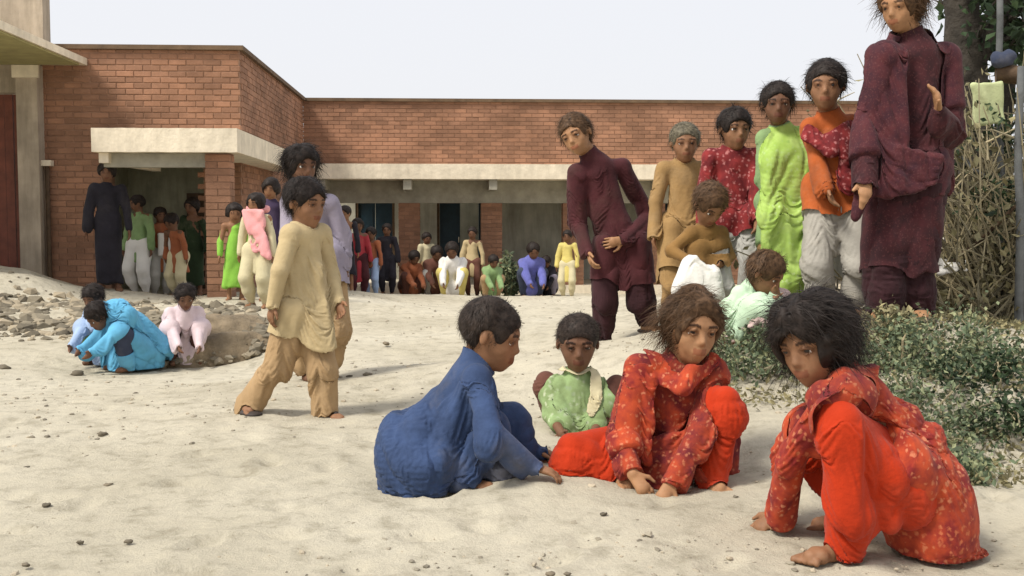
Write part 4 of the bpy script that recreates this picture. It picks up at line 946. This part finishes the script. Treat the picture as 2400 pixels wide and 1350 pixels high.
# orange shirt
s = stand(1960, 745, 5.55, 1.28, -15, -20, hh=.232, hands=[(.05, .13, .5), (-.13, .1, .46)])
s['head'] = at(1935, 200, 5.5); s['neck'] = at(1945, 268, 5.55); s['spine'] = unit(s['neck']-s['pelvis']); s['sh'] = [at(1900, 300, 5.55), at(1995, 292, 5.57)]
V_ = Sdf(); V_.cap(at(1892, 288, 5.48), at(1945, 320, 5.43), .028, .03, .04); V_.cap(at(1945, 320, 5.43), at(1998, 282, 5.5), .03, .026, .04); V_.quad(at(1975, 300, 5.44), at(2000, 300, 5.46), at(1995, 430, 5.42), at(1960, 420, 5.42), .012, .03)
stander('boy in an orange tunic and dusty grey trousers beside the tall woman in maroon', s, M_orange, cloth_mat('dusty_white_cotton', (.34, .32, .28), .15, dirt=.5), ('short', 'black'), 'mid', .41, .12, wide=1.05, group=GB, seed=111, bag=1.15, extra=[('scarf', V_, M_darkred, (.006, 24, 113, .7), None)])
# tall woman in maroon
s = stand(2105, 755, 5.3, 1.62, -28, -50, hh=.235, hands=[(.16, .32, .62), (-.2, .22, .66)], armpole=((.4, -.2, -1), (.9, .3, -.3)), down=-.25)
Y0 = 5.3; s['head'] = J(2112, 12, -.03); s['neck'] = J(2145, 88); s['pelvis'] = J(2125, 380); s['spine'] = unit(s['neck']-s['pelvis']); s['sh'] = [J(2068, 135, -.08), J(2215, 135, .05)]
s['el'] = [J(2030, 280, -.08), J(2232, 300, .0)]; s['wr'] = [J(2030, 420, -.2), J(2200, 262, -.2)]; s['hd'] = [(-.2, -.4, -.8), (-.25, -.3, .75)]; s['pn'] = [(0, 1, 0), (-1, .2, 0)]
H = 1.62; T = tunic(s, None, wide=1.05, puff=1.02, cut=.9); T.cap(J(2125, 330), J(2110, 640), H*.092, H*.112, .06, (.3, 1, 0), .75)
s['hip'] = [J(2095, 400), J(2150, 400)]; s['kn'] = [J(2078, 570, -.03), J(2145, 570, -.03)]; s['an'] = [onground(J(2068, 738, -.04), .07), onground(J(2150, 738, 0), .07)]; s['toe'] = [unit(A3(-.5, -1, 0)), unit(A3(-.2, -1, 0))]
V_ = Sdf(); V_.quad(J(2068, 100, -.1), J(2120, 95, -.13), J(2120, 400, -.19), J(2050, 420, -.18), .018, .03); V_.quad(J(2200, 88, .0), J(2238, 150, .06), J(2222, 420, .04), J(2190, 440, -.1), .02, .03); V_.cap(J(2080, 88, -.05), J(2130, 78, .1), .035, .045, .05); V_.cap(J(2130, 78, .1), J(2205, 92, -.03), .045, .035, .05)
V_.quad(J(2060, 110, -.1), J(2010, 300, -.12), J(2005, 470, -.14), J(2050, 430, -.18), .018, .03); V_.quad(J(2062, 300, -.17), J(2200, 330, -.17), J(2190, 400, -.17), J(2060, 430, -.18), .018, .03)
person('tall woman in maroon shawl and dark tunic, the tallest figure at right', s,
    [('tunic', T, print_mat('maroon_print_cotton', (.06, .014, .017), (.035, .011, .014), (.1, .035, .035), 50), (.010, 15, 121, .25), float(J(2110, 625)[2])), ('trousers', trousers(s, 1.25, .97, 1.5), M_maroon2, (.010, 18, 122, .2), None), ('shawl', V_, M_plum, (.007, 17, 123, .35), None)], 'mid', 'warm', ('full', 'brown'), 'children standing on the bank', seed=121, sandals=True)
# squatting child in mint and pink
Y0 = 5.25; H = 1.0
s = skeleton(H, J(1735, 735, .1), J(1765, 672), (.7, -.7, 0), 1, J(1795, 640, -.06), (.7, -.6, -.5), [J(1790, 720, -.15), J(1815, 700, -.1)], [onground(J(1715, 806, -.03), .045), onground(J(1775, 800, -.08), .045)], hh=.19,
    legpole=[(.6, -.6, 1), (.8, -.4, 1)], sh=[J(1735, 690, -.05), J(1782, 686, .05)])
T = Sdf(); T.cap(s['pelvis'], s['neck'], H*.1, H*.06, .05, (0, 1, 0), .85); T.cap(s['sh'][0], s['sh'][1], H*.045, None, .04)
for i in (0, 1): T.cap(s['sh'][i], s['el'][i], H*.045, H*.04, .03); T.cap(s['el'][i], s['wr'][i], H*.038, H*.034, .02)
T.quad(J(1705, 680, -.06), J(1755, 680, -.1), J(1760, 740, -.12), J(1705, 745, -.08), .02, .04)
U = Sdf()
for i in (0, 1): U.cap(s['hip'][i], s['kn'][i], H*.075, H*.062, .04); U.cap(s['kn'][i], s['an'][i]+UP*.02, H*.06, H*.04, .03)
person('child in mint green and pale pink squatting half hidden behind the bent girl\'s hair', s, [('tunic', T, M_mint, (.007, 22, 131, .5), None), ('trousers', U, M_pale, (.007, 20, 132, .5), None)], 'mid', 'mid', ('short', 'brown'), 'children playing in the dust', seed=131, sandals=True)

# ---- people by the porch
GP = 'people by the porch at left'
s = stand(258, 692, 12.3, 1.42, 10, 10, hh=.2); T, z = robe(s, .06, .1, 1.1, 1.1)
person('slim figure in a long black robe standing at the left side of the porch', s, [('robe', T, M_black, (.012, 12, 141, .3), z)], 'far', 'deep', ('full', 'black'), GP, seed=141)
s = stand(375, 668, 13.9, 1.12, 30, 30, hh=.19, fwd=.05); T, z = robe(s, .3, .13)
W_ = Sdf(); q = s['L']; W_.quad(q(.03, .12, .7), q(-.08, .12, .7), q(-.09, .14, .48), q(.04, .14, .48), .02, .03)
person('child in rust brown with a white cloth on the chest inside the porch', s, [('tunic', T, M_rust, (.01, 14, 151, .4), z), ('trousers', trousers(s), M_grey, None, None), ('cloth', W_, M_white, None, None)], 'far', 'deep', ('short', 'black'), GP, seed=151)
s = stand(330, 668, 13.75, 1.25, -20, -60, hh=.19); T, z = robe(s, .35, .12)
person('child in olive green leaning beside the black robe', s, [('tunic', T, M_olivec, (.01, 14, 155, .4), z), ('trousers', trousers(s), M_white, None, None)], 'far', 'deep', ('short', 'black'), GP, seed=155)
s = stand(455, 668, 13.8, 1.22, -10, -20, hh=.2); T, z = robe(s, .12, .11)
person('figure in a dark green robe at the right jamb of the porch', s, [('robe', T, cloth_mat('dark_green_cotton', (.02, .035, .015), .3), (.01, 14, 161, .3), z)], 'far', 'deep', ('full', 'black'), GP, seed=161)
s = stand(420, 672, 13.0, .95, -25, -30, hh=.19, fwd=.1, down=-.5); T, z = robe(s, .3, .14)
person('small child in brick red bending in front of the porch door', s, [('tunic', T, M_rust, (.01, 14, 165, .4), z), ('trousers', trousers(s), M_cream, None, None)], 'far', 'deep', ('short', 'black'), GP, seed=165)
s = stand(552, 700, 11.6, 1.0, 12, 20, hh=.19); T, z = robe(s, .14, .14)
person('girl in a lime green robe beside the porch pillar, left of the pink shawl', s, [('robe', T, M_lime, (.01, 14, 171, .3), z)], 'far', 'mid', ('full', 'black'), GP, seed=171)
s = stand(606, 702, 10.9, 1.12, -15, -30, hh=.19); T, z = robe(s, .3, .14)
V_ = Sdf(); q = s['L']; V_.quad(q(.1, .05, .85), q(-.07, .07, .84), q(-.15, .1, .45), q(.0, .11, .5), .018, .04); V_.cap(q(.08, -.02, .86), q(-.08, -.02, .86), .034, .034, .04)
person('girl with a pink shawl over a cream tunic, standing left of the boy in khaki', s, [('tunic', T, M_cream, (.01, 14, 181, .3), z), ('trousers', trousers(s), M_cream, None, None), ('shawl', V_, M_pink, (.012, 15, 183, .4), None)], 'far', 'mid', ('full', 'black'), GP, seed=181)
s = stand(640, 700, 11.6, 1.28, -5, -10, hh=.2); T, z = robe(s, .2, .13)
person('girl in dark purple standing behind the boy in khaki, left of his head', s, [('robe', T, M_purple, (.01, 14, 191, .3), z)], 'far', 'mid', ('full', 'black'), GP, seed=191)
s = stand(812, 700, 15.5, 1.2, -10, -20, hh=.2); T, z = robe(s, .2, .13)
person('child in black standing in the yard, first figure right of the boy in khaki', s, [('robe', T, M_black, (.01, 14, 195, .3), z)], 'far', 'mid', ('short', 'black'), 'people along the verandah', seed=195)

# ---- squatting at the rubble
def squat(px, py, Y, H, ang, hh=None, down=-.4):
    G = at(px, py, Y); G[2] = gz(G[0], G[1]); a = math.radians(ang); f = A3(math.sin(a), -math.cos(a), 0); r = np.cross(f, UP); L = lambda x, y, z: G+H*(r*x+f*y+UP*z)
    s = skeleton(H, L(0, -.1, .14), L(0, .06, .41), f, 1, L(0, .13, .50), (f[0], f[1], down), [L(.07, .3, .14), L(-.07, .3, .12)], [L(.08, .04, .045), L(-.08, .04, .045)], hh=hh or H*.17,
                 legpole=[f*.9+r*.25+UP, f*.9-r*.25+UP])
    T = Sdf(); T.cap(s['pelvis'], s['neck']-UP*.04*H, H*.12, H*.09, .05); T.cap(s['sh'][0], s['sh'][1], H*.045, None, .04); T.cap(L(0, -.14, .1), L(0, .02, .1), H*.1, H*.1, .05)
    for i in (0, 1): T.cap(s['sh'][i], s['el'][i], H*.045, H*.04, .03); T.cap(s['el'][i], s['wr'][i], H*.04, H*.034, .02)
    U = Sdf()
    for i in (0, 1): U.cap(s['hip'][i], s['kn'][i], H*.075, H*.062, .04); U.cap(s['kn'][i], s['an'][i]+UP*.02, H*.06, H*.045, .03)
    s['L'] = L; return s, T, U
s, T, U = squat(300, 862, 7.6, 1.0, -50, down=-.9); q = s['L']
s['head'] = q(0, .2, .38); V_ = Sdf(); V_.cap(q(0, .08, .45), q(0, -.18, .2), .12, .13, .06); V_.quad(q(.14, .1, .4), q(.12, -.15, .3), q(.14, -.1, .06), q(.16, .08, .06), .03, .05)
person('figure hidden under a bright turquoise shawl crouching at the rubble heap', s, [('tunic', T, M_turq, (.012, 16, 201, .5), None), ('trousers', U, M_navy, None, None), ('shawl', V_, M_turq, (.012, 18, 203, .4), None)], 'mid', 'deep', ('short', 'black'), 'people crouching at the rubble', seed=201)
s, T, U = squat(248, 850, 7.9, .95, -20)
person('child in pale blue crouching left of the turquoise shawl', s, [('tunic', T, M_sky, (.01, 18, 211, .5), None), ('trousers', U, M_olivec, None, None)], 'mid', 'deep', ('short', 'black'), 'people crouching at the rubble', seed=211)
s, T, U = squat(432, 842, 7.9, .96, 20)
person('child in a pale pink top crouching on the rubble heap', s, [('tunic', T, cloth_mat('faded_pink_cotton', (.62, .5, .52), .12), (.01, 18, 221, .5), None), ('trousers', U, M_brown, None, None)], 'mid', 'deep', ('short', 'black'), 'people crouching at the rubble', seed=221)

# ---- people on the verandah
GV = 'people along the verandah'
def veranda(label, px, py, Y, H, ang, top, bot, hem=.35, sq=False, hair='short', skin='deep', seed=1):
    if sq:
        s, T, U = squat(px, py, Y, H, ang)
        person(label, s, [('tunic', T, top, (.01, 14, seed, .4), None), ('trousers', U, bot, None, None)], 'far', skin, (hair, 'black'), GV, seed=seed)
    else:
        s = stand(px, py, Y, H, ang, ang, hh=.2); T, z = robe(s, hem, .13)
        person(label, s, [('tunic', T, top, (.01, 14, seed, .3), z), ('trousers', trousers(s, 1.05), bot, None, None)], 'far', skin, (hair, 'black'), GV, seed=seed)
veranda('girl in crimson standing left of the dark teal door', 840, 697, 17.2, 1.22, 15, cloth_mat('crimson_cotton', (.33, .035, .045), .2), M_maroon, .2, seed=301, hair='full')
veranda('child in a rust red shirt and pale blue trousers before the dark teal door', 872, 700, 17.4, 1.08, -20, M_rust, M_sky, .42, seed=311)
veranda('dark clad figure standing in front of the teal door', 908, 692, 18.6, 1.2, 0, M_black, M_black, .2, seed=321)
veranda('child in brick red squatting against the left verandah pillar', 962, 695, 18.9, 1.35, 25, M_rust, M_brown, sq=True, seed=331)
veranda('child in brown seated on the verandah edge left of the white shirt', 1020, 690, 19.0, 1.5, 10, M_brown, M_grey, sq=True, seed=341)
veranda('child in a white shirt and yellow trousers sitting in front of the open door', 1062, 690, 18.6, 1.6, -5, M_white, M_yellow, sq=True, seed=351)
veranda('standing child in khaki beside the right verandah pillar', 1108, 692, 18.8, 1.2, -10, M_khaki, M_brown, .3, seed=361)
veranda('child in a bright indigo tunic sitting on the verandah right of the pillars', 1243, 678, 18.9, 1.6, 10, M_indigo, M_navy, sq=True, seed=371)
veranda('child in black and mauve beside the indigo tunic', 1285, 676, 19.2, 1.2, -20, M_black, M_lilac, sq=True, seed=381)
veranda('pale child in yellow standing on the verandah just left of the maroon boy', 1330, 690, 18.5, 1.15, -15, M_yellow, M_cream, .25, seed=391)

veranda('child in cream with a dark head standing between the two doors', 1000, 692, 19.1, 1.1, 20, M_cream, M_tan, .25, seed=401)
veranda('girl in rose pink standing close behind the girl in crimson', 800, 694, 18.9, 1.15, -10, M_pink, M_maroon, .2, seed=411, hair='full')
veranda('small child in olive green sitting at the foot of the right pillar', 1150, 693, 18.6, 1.25, 15, M_olivec, M_tan, sq=True, seed=421)

# ------------------------------------------------------------------ vegetation and the right edge
def leafmesh(centres, size, seed, upb=.3):
    r = np.random.RandomState(seed); n = len(centres); a = r.normal(size=(n, 3)); a /= np.linalg.norm(a, axis=1, keepdims=True); b = r.normal(size=(n, 3)); b[:, 2] += upb; b = np.cross(a, b); b /= np.linalg.norm(b, axis=1, keepdims=True)
    L = (size*(.6+.8*r.rand(n)))[:, None]; nn = np.cross(a, b)
    V = np.stack([centres, centres+a*L*.5+b*L*.28+nn*L*.08, centres+a*L, centres+a*L*.5-b*L*.28+nn*L*.08], 1).reshape(-1, 3)
    return V, np.arange(4*n).reshape(-1, 4), np.repeat(r.rand(n), 4)
M_leaf = tinted('bush_leaves', (.16, .21, .12), .6, .65, 'attr', 40, (2.2, 1.4, 1.2), trans=.25)
M_leafd = tinted('tree_leaves', (.03, .055, .025), .5, .6, 'attr', 40, (1.8, 1.4, 1), trans=.2)
M_leafdry = tinted('dry_leaves', (.26, .235, .13), .5, .8, 'attr', 40, (1, .9, .8), trans=.15)
M_bark = plain('dark_bark', (.045, .038, .03), .95, .45, 9, 1.0, .03, 14)
M_twig = tinted('dry_twigs', (.32, .28, .18), .6, .9, 'attr', 40)
M_pole = plain('grey_pole_wood', (.11, .115, .115), .9, .3, 7, .6, .01, 30)
def bush(label, px, py, Y, R, Hh, n, mat, size, seed, group='low bushes on the bank', name='leafy_bush'):
    g = at(px, py, Y); g[2] = gz(g[0], g[1]); root = empty(name, g); tag(root, label, 'bush', group); r = np.random.RandomState(seed); mb = MB(); C = []
    for k in range(int(10+R*30)):
        a = r.rand()*6.28; rr = R*math.sqrt(r.rand()); tip = A3(rr*math.cos(a), rr*math.sin(a), Hh*(.45+.6*r.rand())*(1-.45*(rr/R)**2)); b0 = A3(rr*.3*math.cos(a), rr*.3*math.sin(a), 0)
        gz_ = gz(g[0]+tip[0], g[1]+tip[1])-g[2]; tip[2] += gz_
        mid = (b0+tip)/2+r.normal(size=3)*.03; mb.tube([b0-UP*.03, mid, tip], [.006, .005, .002], 4, r.rand())
        m = int(n/(10+R*30)); t = r.rand(m)[:, None]**.6; pts = (1-t)**2*b0+2*t*(1-t)*mid+t*t*tip+r.normal(size=(m, 3))*np.array([.05, .05, .035])*(.6+R); C.append(pts)
    C = np.concatenate(C); V, F, T = leafmesh(C, size, seed); np_mesh('leaves', V, F, mat, root, False, T)['kind'] = 'stuff'; mb.build('stems', M_twig, root, False)
bush('dense green bush on the bank, uppermost behind the bent girl', 2110, 835, 4.7, .28, .2, 2100, M_leaf, .024, 1)
bush('broad green bush on the bank at the right edge', 2290, 850, 4.75, .36, .2, 2200, M_leaf, .024, 2)
bush('green bush trailing down towards the girl\'s back', 2190, 930, 4.25, .3, .17, 2000, M_leaf, .024, 3)
bush('dark low bush at the right edge of the picture', 2350, 945, 4.3, .28, .15, 1900, M_leafd, .026, 4)
bush('small trailing plant at the foot of the bank, beside the girl\'s hip', 2270, 1075, 3.8, .13, .1, 700, M_leaf, .03, 5)
bush('pale green low bush between the two girls in red', 1775, 905, 4.9, .26, .2, 2000, M_leaf, .026, 6)
bush('small green plant behind the shoulder of the seated girl in dark red', 1850, 860, 5.0, .2, .2, 1400, M_leaf, .026, 7)
bush('dry olive shrub at the woman\'s feet', 2060, 775, 5.0, .16, .14, 900, M_leafdry, .03, 8)
bush('green plant growing at the verandah edge', 1190, 695, 19.0, .18, .9, 900, M_leaf, .09, 9, 'plants by the verandah', 'verandah_plant')
# weeds and dry litter on the bank
r = np.random.RandomState(5); C = []
for k in range(9000):
    Y = 3.6+r.rand()**.8*5; px = 2030+r.rand()*420; x = (px-1060)/2600*Y
    if r.rand() < .6 or px > 2180: C.append((x, Y, 0))
for k in range(1500):
    Y = 4.4+r.rand()*1.6; x = (1680+r.rand()*420-1060)/2600*Y; C.append((x, Y, 0))
C = np.array(C); C[:, 2] = hbase(C[:, 0], C[:, 1])+.008+.03*r.rand(len(C)); V, F, T = leafmesh(C, .028, 6); o = np_mesh('ground_litter', V, F, M_leafdry, None, False, T); tag(o, 'scattered dry leaves and weeds on the bank at right', 'weeds', kind='stuff')

# tree at right
g = at(2262, 705, 6.6); g[2] = gz(g[0], g[1]); tr = empty('gnarled_tree', g); tag(tr, 'dark leaning tree trunk with sparse foliage behind the tall woman', 'tree')
mb = MB(); pts = []; rad = []
for k in range(16):
    t = k/15; pts.append(A3(.05*math.sin(t*5)-.08*t, .05*math.cos(t*4), -.1+t*2.6)); rad.append(.15-.055*t+.012*math.sin(k*2.1)+(.06 if k == 0 else 0))
mb.tube(pts, rad, 14); mb.tube([pts[9], pts[9]+A3(.16, -.05, .3), pts[9]+A3(.26, -.05, .8), pts[9]+A3(.3, 0, 1.3)], [.07, .06, .05, .035], 10); mb.tube([pts[12], pts[12]+A3(-.15, .1, .3), pts[12]+A3(-.2, .1, .7)], [.06, .05, .03], 10)
o = mb.build('trunk', M_bark, tr, True)
mb = MB(); C = []
r = np.random.RandomState(9)
for k in range(26):
    b0 = A3(r.uniform(-.1, .3), r.uniform(-.2, .2), 1.55+r.rand()*1.0); d = unit(A3(r.uniform(-.35, .6), r.uniform(-1, 1), r.uniform(-.35, .7))); L = .3+.35*r.rand(); e = b0+d*L; m = b0+d*L*.5+UP*.05
    mb.tube([b0, m, e], [.016, .01, .004], 5, r.rand()); t = r.rand(70)[:, None]; C.append(b0+(e-b0)*t+r.normal(size=(70, 3))*.075)
mb.build('branches', M_bark, tr); C = np.concatenate(C); V, F, T = leafmesh(C, .07, 10); np_mesh('crown', V, F, M_leafd, tr, False, T)['kind'] = 'stuff'
g = at(2345, 720, 7.0); g[2] = gz(g[0], g[1]); t2 = empty('slender_tree', g); tag(t2, 'thin dark trunk rising through the brush near the right edge', 'tree')
mb = MB(); mb.tube([A3(.03*math.sin(k*1.3), .02*math.cos(k), -.1+k*.3) for k in range(9)], [.075-.005*k for k in range(9)], 10); mb.build('trunk', M_bark, t2, True)
mb = MB(); C = []
for k in range(14):
    b0 = A3(0, 0, .9+k*.1); d = unit(A3(r.uniform(-1, 1), r.uniform(-1, 1), r.uniform(0, .9))); e = b0+d*(.25+.3*r.rand()); mb.tube([b0, (b0+e)/2+UP*.03, e], [.014, .009, .004], 5, r.rand()); C.append(b0+(e-b0)*r.rand(40)[:, None]+r.normal(size=(40, 3))*.07)
mb.build('branches', M_bark, t2); V, F, T = leafmesh(np.concatenate(C), .06, 12); np_mesh('crown', V, F, M_leafd, t2, False, T)['kind'] = 'stuff'
# poles, beam, hanging cloth
def pole(label, a, b, r0, mat, name='wooden_pole', cat='pole', group='poles of the brush shelter'):
    a, b = np.array(a), np.array(b); o = MB(); n = 8; pts = [a+(b-a)*i/n+RNG.normal(size=3)*.008 for i in range(n+1)]; pts = [p-a for p in pts]
    o.tube(pts, [r0*(1.1-.25*i/n) for i in range(n+1)], 9); q = o.build(name, mat, None, True); q.location = a; tag(q, label, cat, group); return q
g = at(2352, 760, 6.0); g[2] = gz(g[0], g[1]); pole('grey upright wooden post near the right edge', g-UP*.1, at(2342, -60, 6.0), .02, M_pole)
g = at(2392, 760, 5.6); g[2] = gz(g[0], g[1]); pole('upright post cut by the right edge of the picture', g-UP*.1, at(2388, 150, 5.7), .022, M_pole)
pole('brown horizontal beam resting on the posts at the right edge', at(2335, 172, 5.95), at(2520, 190, 5.8), .05, M_wood, 'wooden_beam', 'beam', None)
pole('pale bare branch leaning down to the right behind the woman', at(2195, 300, 6.3), at(2300, 420, 6.0), .014, M_pole, 'bare_branch', 'branch', None)
pole('thin dark stick leaning across the brush fence', at(2210, 640, 6.0), at(2400, 470, 5.8), .012, M_wood, 'stick', 'stick', None)
cb = Sdf(); cb.quad(at(2282, 200, 5.9), at(2345, 195, 5.9), at(2348, 285, 5.92), at(2285, 290, 5.92), .012, .03); V, F = cb.mesh(.007, (.004, 24, 77, .3)); c0 = at(2315, 200, 5.9)
o = np_mesh('hanging_cloth', V-c0, F, cloth_mat('pale_green_cloth', (.5, .55, .3), .1)); o.location = c0; tag(o, 'pale yellow green cloth hung on the brush at the upper right', 'cloth')
bc = Sdf(); bc.cap(at(2340, 140, 5.9), at(2362, 135, 5.9), .045, .04, .03); V, F = bc.mesh(.01, (.006, 30, 78, 1)); c0 = at(2350, 140, 5.9); o = np_mesh('cloth_bundle', V-c0, F, M_navy); o.location = c0; tag(o, 'dark blue bundle tucked on the beam at the right edge', 'bundle')
wb = Sdf(); wb.quad(at(2195, 612, 5.9), at(2265, 608, 5.9), at(2262, 632, 5.85), at(2200, 640, 5.85), .008, .02); V, F = wb.mesh(.007, (.008, 28, 79, 1)); c0 = at(2230, 620, 5.9); o = np_mesh('white_rag', V-c0, F, M_white); o.location = c0; tag(o, 'crumpled white rag caught in the brush beside the woman', 'rag')
# brush fence
g = at(2330, 760, 6.1); g[2] = gz(g[0], g[1]); bf = empty('brush_fence', g); tag(bf, 'tangled fence of dry brushwood filling the right edge', 'fence')
r = np.random.RandomState(21); mb = MB(); C = []
for k in range(330):
    x = at(2195+r.rand()**.8*330, 600, 5.75+r.rand()*.6); b0 = A3(x[0], x[1], gz(x[0], x[1])-.05)-g; hgt = (.35+.95*r.rand()**1.1)*(.4+.8*min(1, max(0, (x[0]-2.72)/.3))); lean = r.normal()*.5; t = b0+A3(lean, r.normal()*.12, hgt); m = (b0+t)/2+A3(r.normal()*.07, r.normal()*.06, 0)
    mb.tube([b0, m, t], [.008, .006, .003], 4, r.rand())
    for j in range(2): q = b0+(t-b0)*r.uniform(.3, .9); e = q+A3(r.normal()*.16, r.normal()*.1, .05+.15*r.rand()); mb.tube([q, (q+e)/2+A3(0, 0, .02), e], [.006, .004, .002], 4, r.rand())
    m_ = 9; tt = r.rand(m_)[:, None]; C.append(b0+(t-b0)*tt+r.normal(size=(m_, 3))*.08)
mb.build('twigs', M_twig, bf, False, kind='stuff')
GC = []
for k in range(26): q = np.array(at(2200+r.rand()*230, 250+r.rand()*480, 5.8+r.rand()*.6))-g; GC.append(q+r.normal(size=(45, 3))*.07)
V, F, T = leafmesh(np.concatenate(GC), .04, 23); np_mesh('green_leaves', V, F, M_leafd, bf, False, T)['kind'] = 'stuff'; C = np.concatenate(C); V, F, T = leafmesh(C, .05, 22); np_mesh('dry_leaves', V, F, M_leafdry, bf, False, T)['kind'] = 'stuff'

# ------------------------------------------------------------------ rubble, stones, gravel
def rock_np(r, sub=1):
    import bmesh
    bm = bmesh.new(); bmesh.ops.create_icosphere(bm, subdivisions=sub, radius=1); V = np.array([v.co[:] for v in bm.verts]); F = np.array([[v.index for v in f.verts] for f in bm.faces]); bm.free(); return V, F
RV, RF = rock_np(None, 1); RV2, RF2 = rock_np(None, 2)
def rocks(name, pts, sizes, mat, seed, flat=.6, sub=False, smooth=False):
    r = np.random.RandomState(seed); BV, BF = (RV2, RF2) if sub else (RV, RF); VV = []; FF = []; TT = []
    for i, (p, sz) in enumerate(zip(pts, sizes)):
        A = r.normal(size=(3, 3)); Q, _ = np.linalg.qr(A); V = BV*(1+.22*r.normal(size=(len(BV), 1)))@Q; V = V*np.array([1, .75+.4*r.rand(), flat])*sz; a = r.rand()*6.28
        V = V@np.array([[math.cos(a), math.sin(a), 0], [-math.sin(a), math.cos(a), 0], [0, 0, 1]])+p; VV.append(V); FF.append(BF+i*len(BV)); TT.append(np.full(len(V), r.rand()))
    V = np.concatenate(VV); F = np.concatenate(FF); me = np_mesh(name, V, F, mat, None, smooth, np.concatenate(TT)); return me
M_stone = tinted('pale_pebbles', (.36, .32, .245), .45, .95, 'attr', 90); M_stoned = tinted('dark_stones', (.17, .145, .105), .4, .95, 'obj', 60); M_rub = tinted('rubble', (.25, .215, .155), .5, .95, 'attr', 60, (1.2, 1.1, 1))
r = np.random.RandomState(31); n = 7000; Y = 2.1+(r.rand(n)**1.7)*15; x = (r.rand(n)*2700-150-1060)/2600*Y; keep = sinoise(np.stack([x, Y, 0*x], 1), 1.5, 32, 4)+r.rand(n)*1.6 > .35; x, Y = x[keep], Y[keep]
sz = (.003+.009*r.rand(len(x))**5)*(1+.06*Y); P_ = np.stack([x, Y, hbase(x, Y)+hfine(x, Y)+sz*.15], 1)
o = rocks('gravel', P_, sz, M_stone, 33); tag(o, 'fine pale gravel scattered over the dusty yard', 'gravel', kind='stuff')
dk_st = [(65, 1112, 4.0, .022), (85, 1142, 3.9, .016), (135, 1132, 3.95, .014), (240, 1025, 4.6, .024), (205, 1090, 4.2, .015), (255, 1166, 3.75, .02), (110, 1215, 3.5, .016), (187, 1284, 3.1, .012), (300, 1284, 3.1, .014), (905, 790, 8, .03),
         (862, 896, 6, .03), (8, 828, 7.5, .06), (180, 830, 7.4, .045), (1290, 1330, 2.8, .014), (1330, 1332, 2.8, .012), (545, 1035, 4.5, .018), (500, 1140, 3.9, .014), (820, 900, 6, .02), (60, 1330, 2.9, .012), (1415, 1215, 3.3, .012), (340, 1120, 4, .012), (150, 765, 9, .07), (210, 740, 9.6, .06), (1340, 1128, 3.85, .012)]
for i, (px, py, Y, sz) in enumerate(dk_st):
    p = at(px, py, Y); zz = gz(p[0], p[1]); 
    o = rocks('stone', [A3(0, 0, 0)], [sz*.85], M_stoned, 100+i, .5, True, True); o.location = (p[0], p[1], zz+sz*.12)
    tag(o, 'small dark stone lying on the pale dusty ground of the yard', 'stone', 'dark stones strewn over the yard')
b = MB(); b.box(-.055, .055, -.028, .028, 0, .032, .5, .003); o = b.build('brick_fragment', plain('olive_brick', (.2, .16, .075), .95, .3, 20, .8, .01, 60)); p = at(1152, 1140, 3.72); o.location = (p[0], p[1], gz(p[0], p[1])+.0); o.rotation_euler = (0, 0, .1); tag(o, 'small olive brown block on the ground in front of the boy in blue', 'block')
# heap of earth and rubble
r = np.random.RandomState(41); n = 1500; a = r.rand(n)*6.283; rr = np.sqrt(r.rand(n)); c = at(470, 830, 8.3); hx = c[0]+rr*np.cos(a)*.72; hy = c[1]+rr*np.sin(a)*.5; hz = hbase(hx, hy)+.30*np.clip(1-rr**1.8, 0, 1)+sinoise(np.stack([hx, hy, 0*hx], 1), 7, 42)*.03
S = Sdf(); c[2] = gz(c[0], c[1]); S.ell(c-UP*.06, np.eye(3), (.7, .5, .34), .05); S.ell(c+A3(.35, .1, -.05), np.eye(3), (.45, .4, .3), .08); V, F = S.mesh(.02, (.025, 10, 43, 1)); hp = empty('rubble_heap', c); tag(hp, 'heap of brown earth and broken brick beside the crouching people', 'rubble heap')
np_mesh('earth', V-c, F, plain('dug_earth', (.2, .155, .1), .97, .35, 8, 1, .03, 14), hp)
P_ = np.stack([hx, hy, hz], 1)-c; o = rocks('rubble', P_, .014+.045*r.rand(n)**3, M_rub, 44, .65); o.parent = hp; o['kind'] = 'stuff'
# low line of rubble along the berm at left
n = 1500; px = r.rand(n)**1.2*620-20; Y = 9.0+r.rand(n)*1.9+r.normal(size=n)*.25; x = (px-1060)/2600*Y; P_ = np.stack([x, Y, hbase(x, Y)+.01], 1); o = rocks('rubble_line', P_, .018+.07*r.rand(n)**3, M_rub, 45, .7); tag(o, 'line of earth clods and broken brick across the yard at left', 'rubble', kind='stuff')
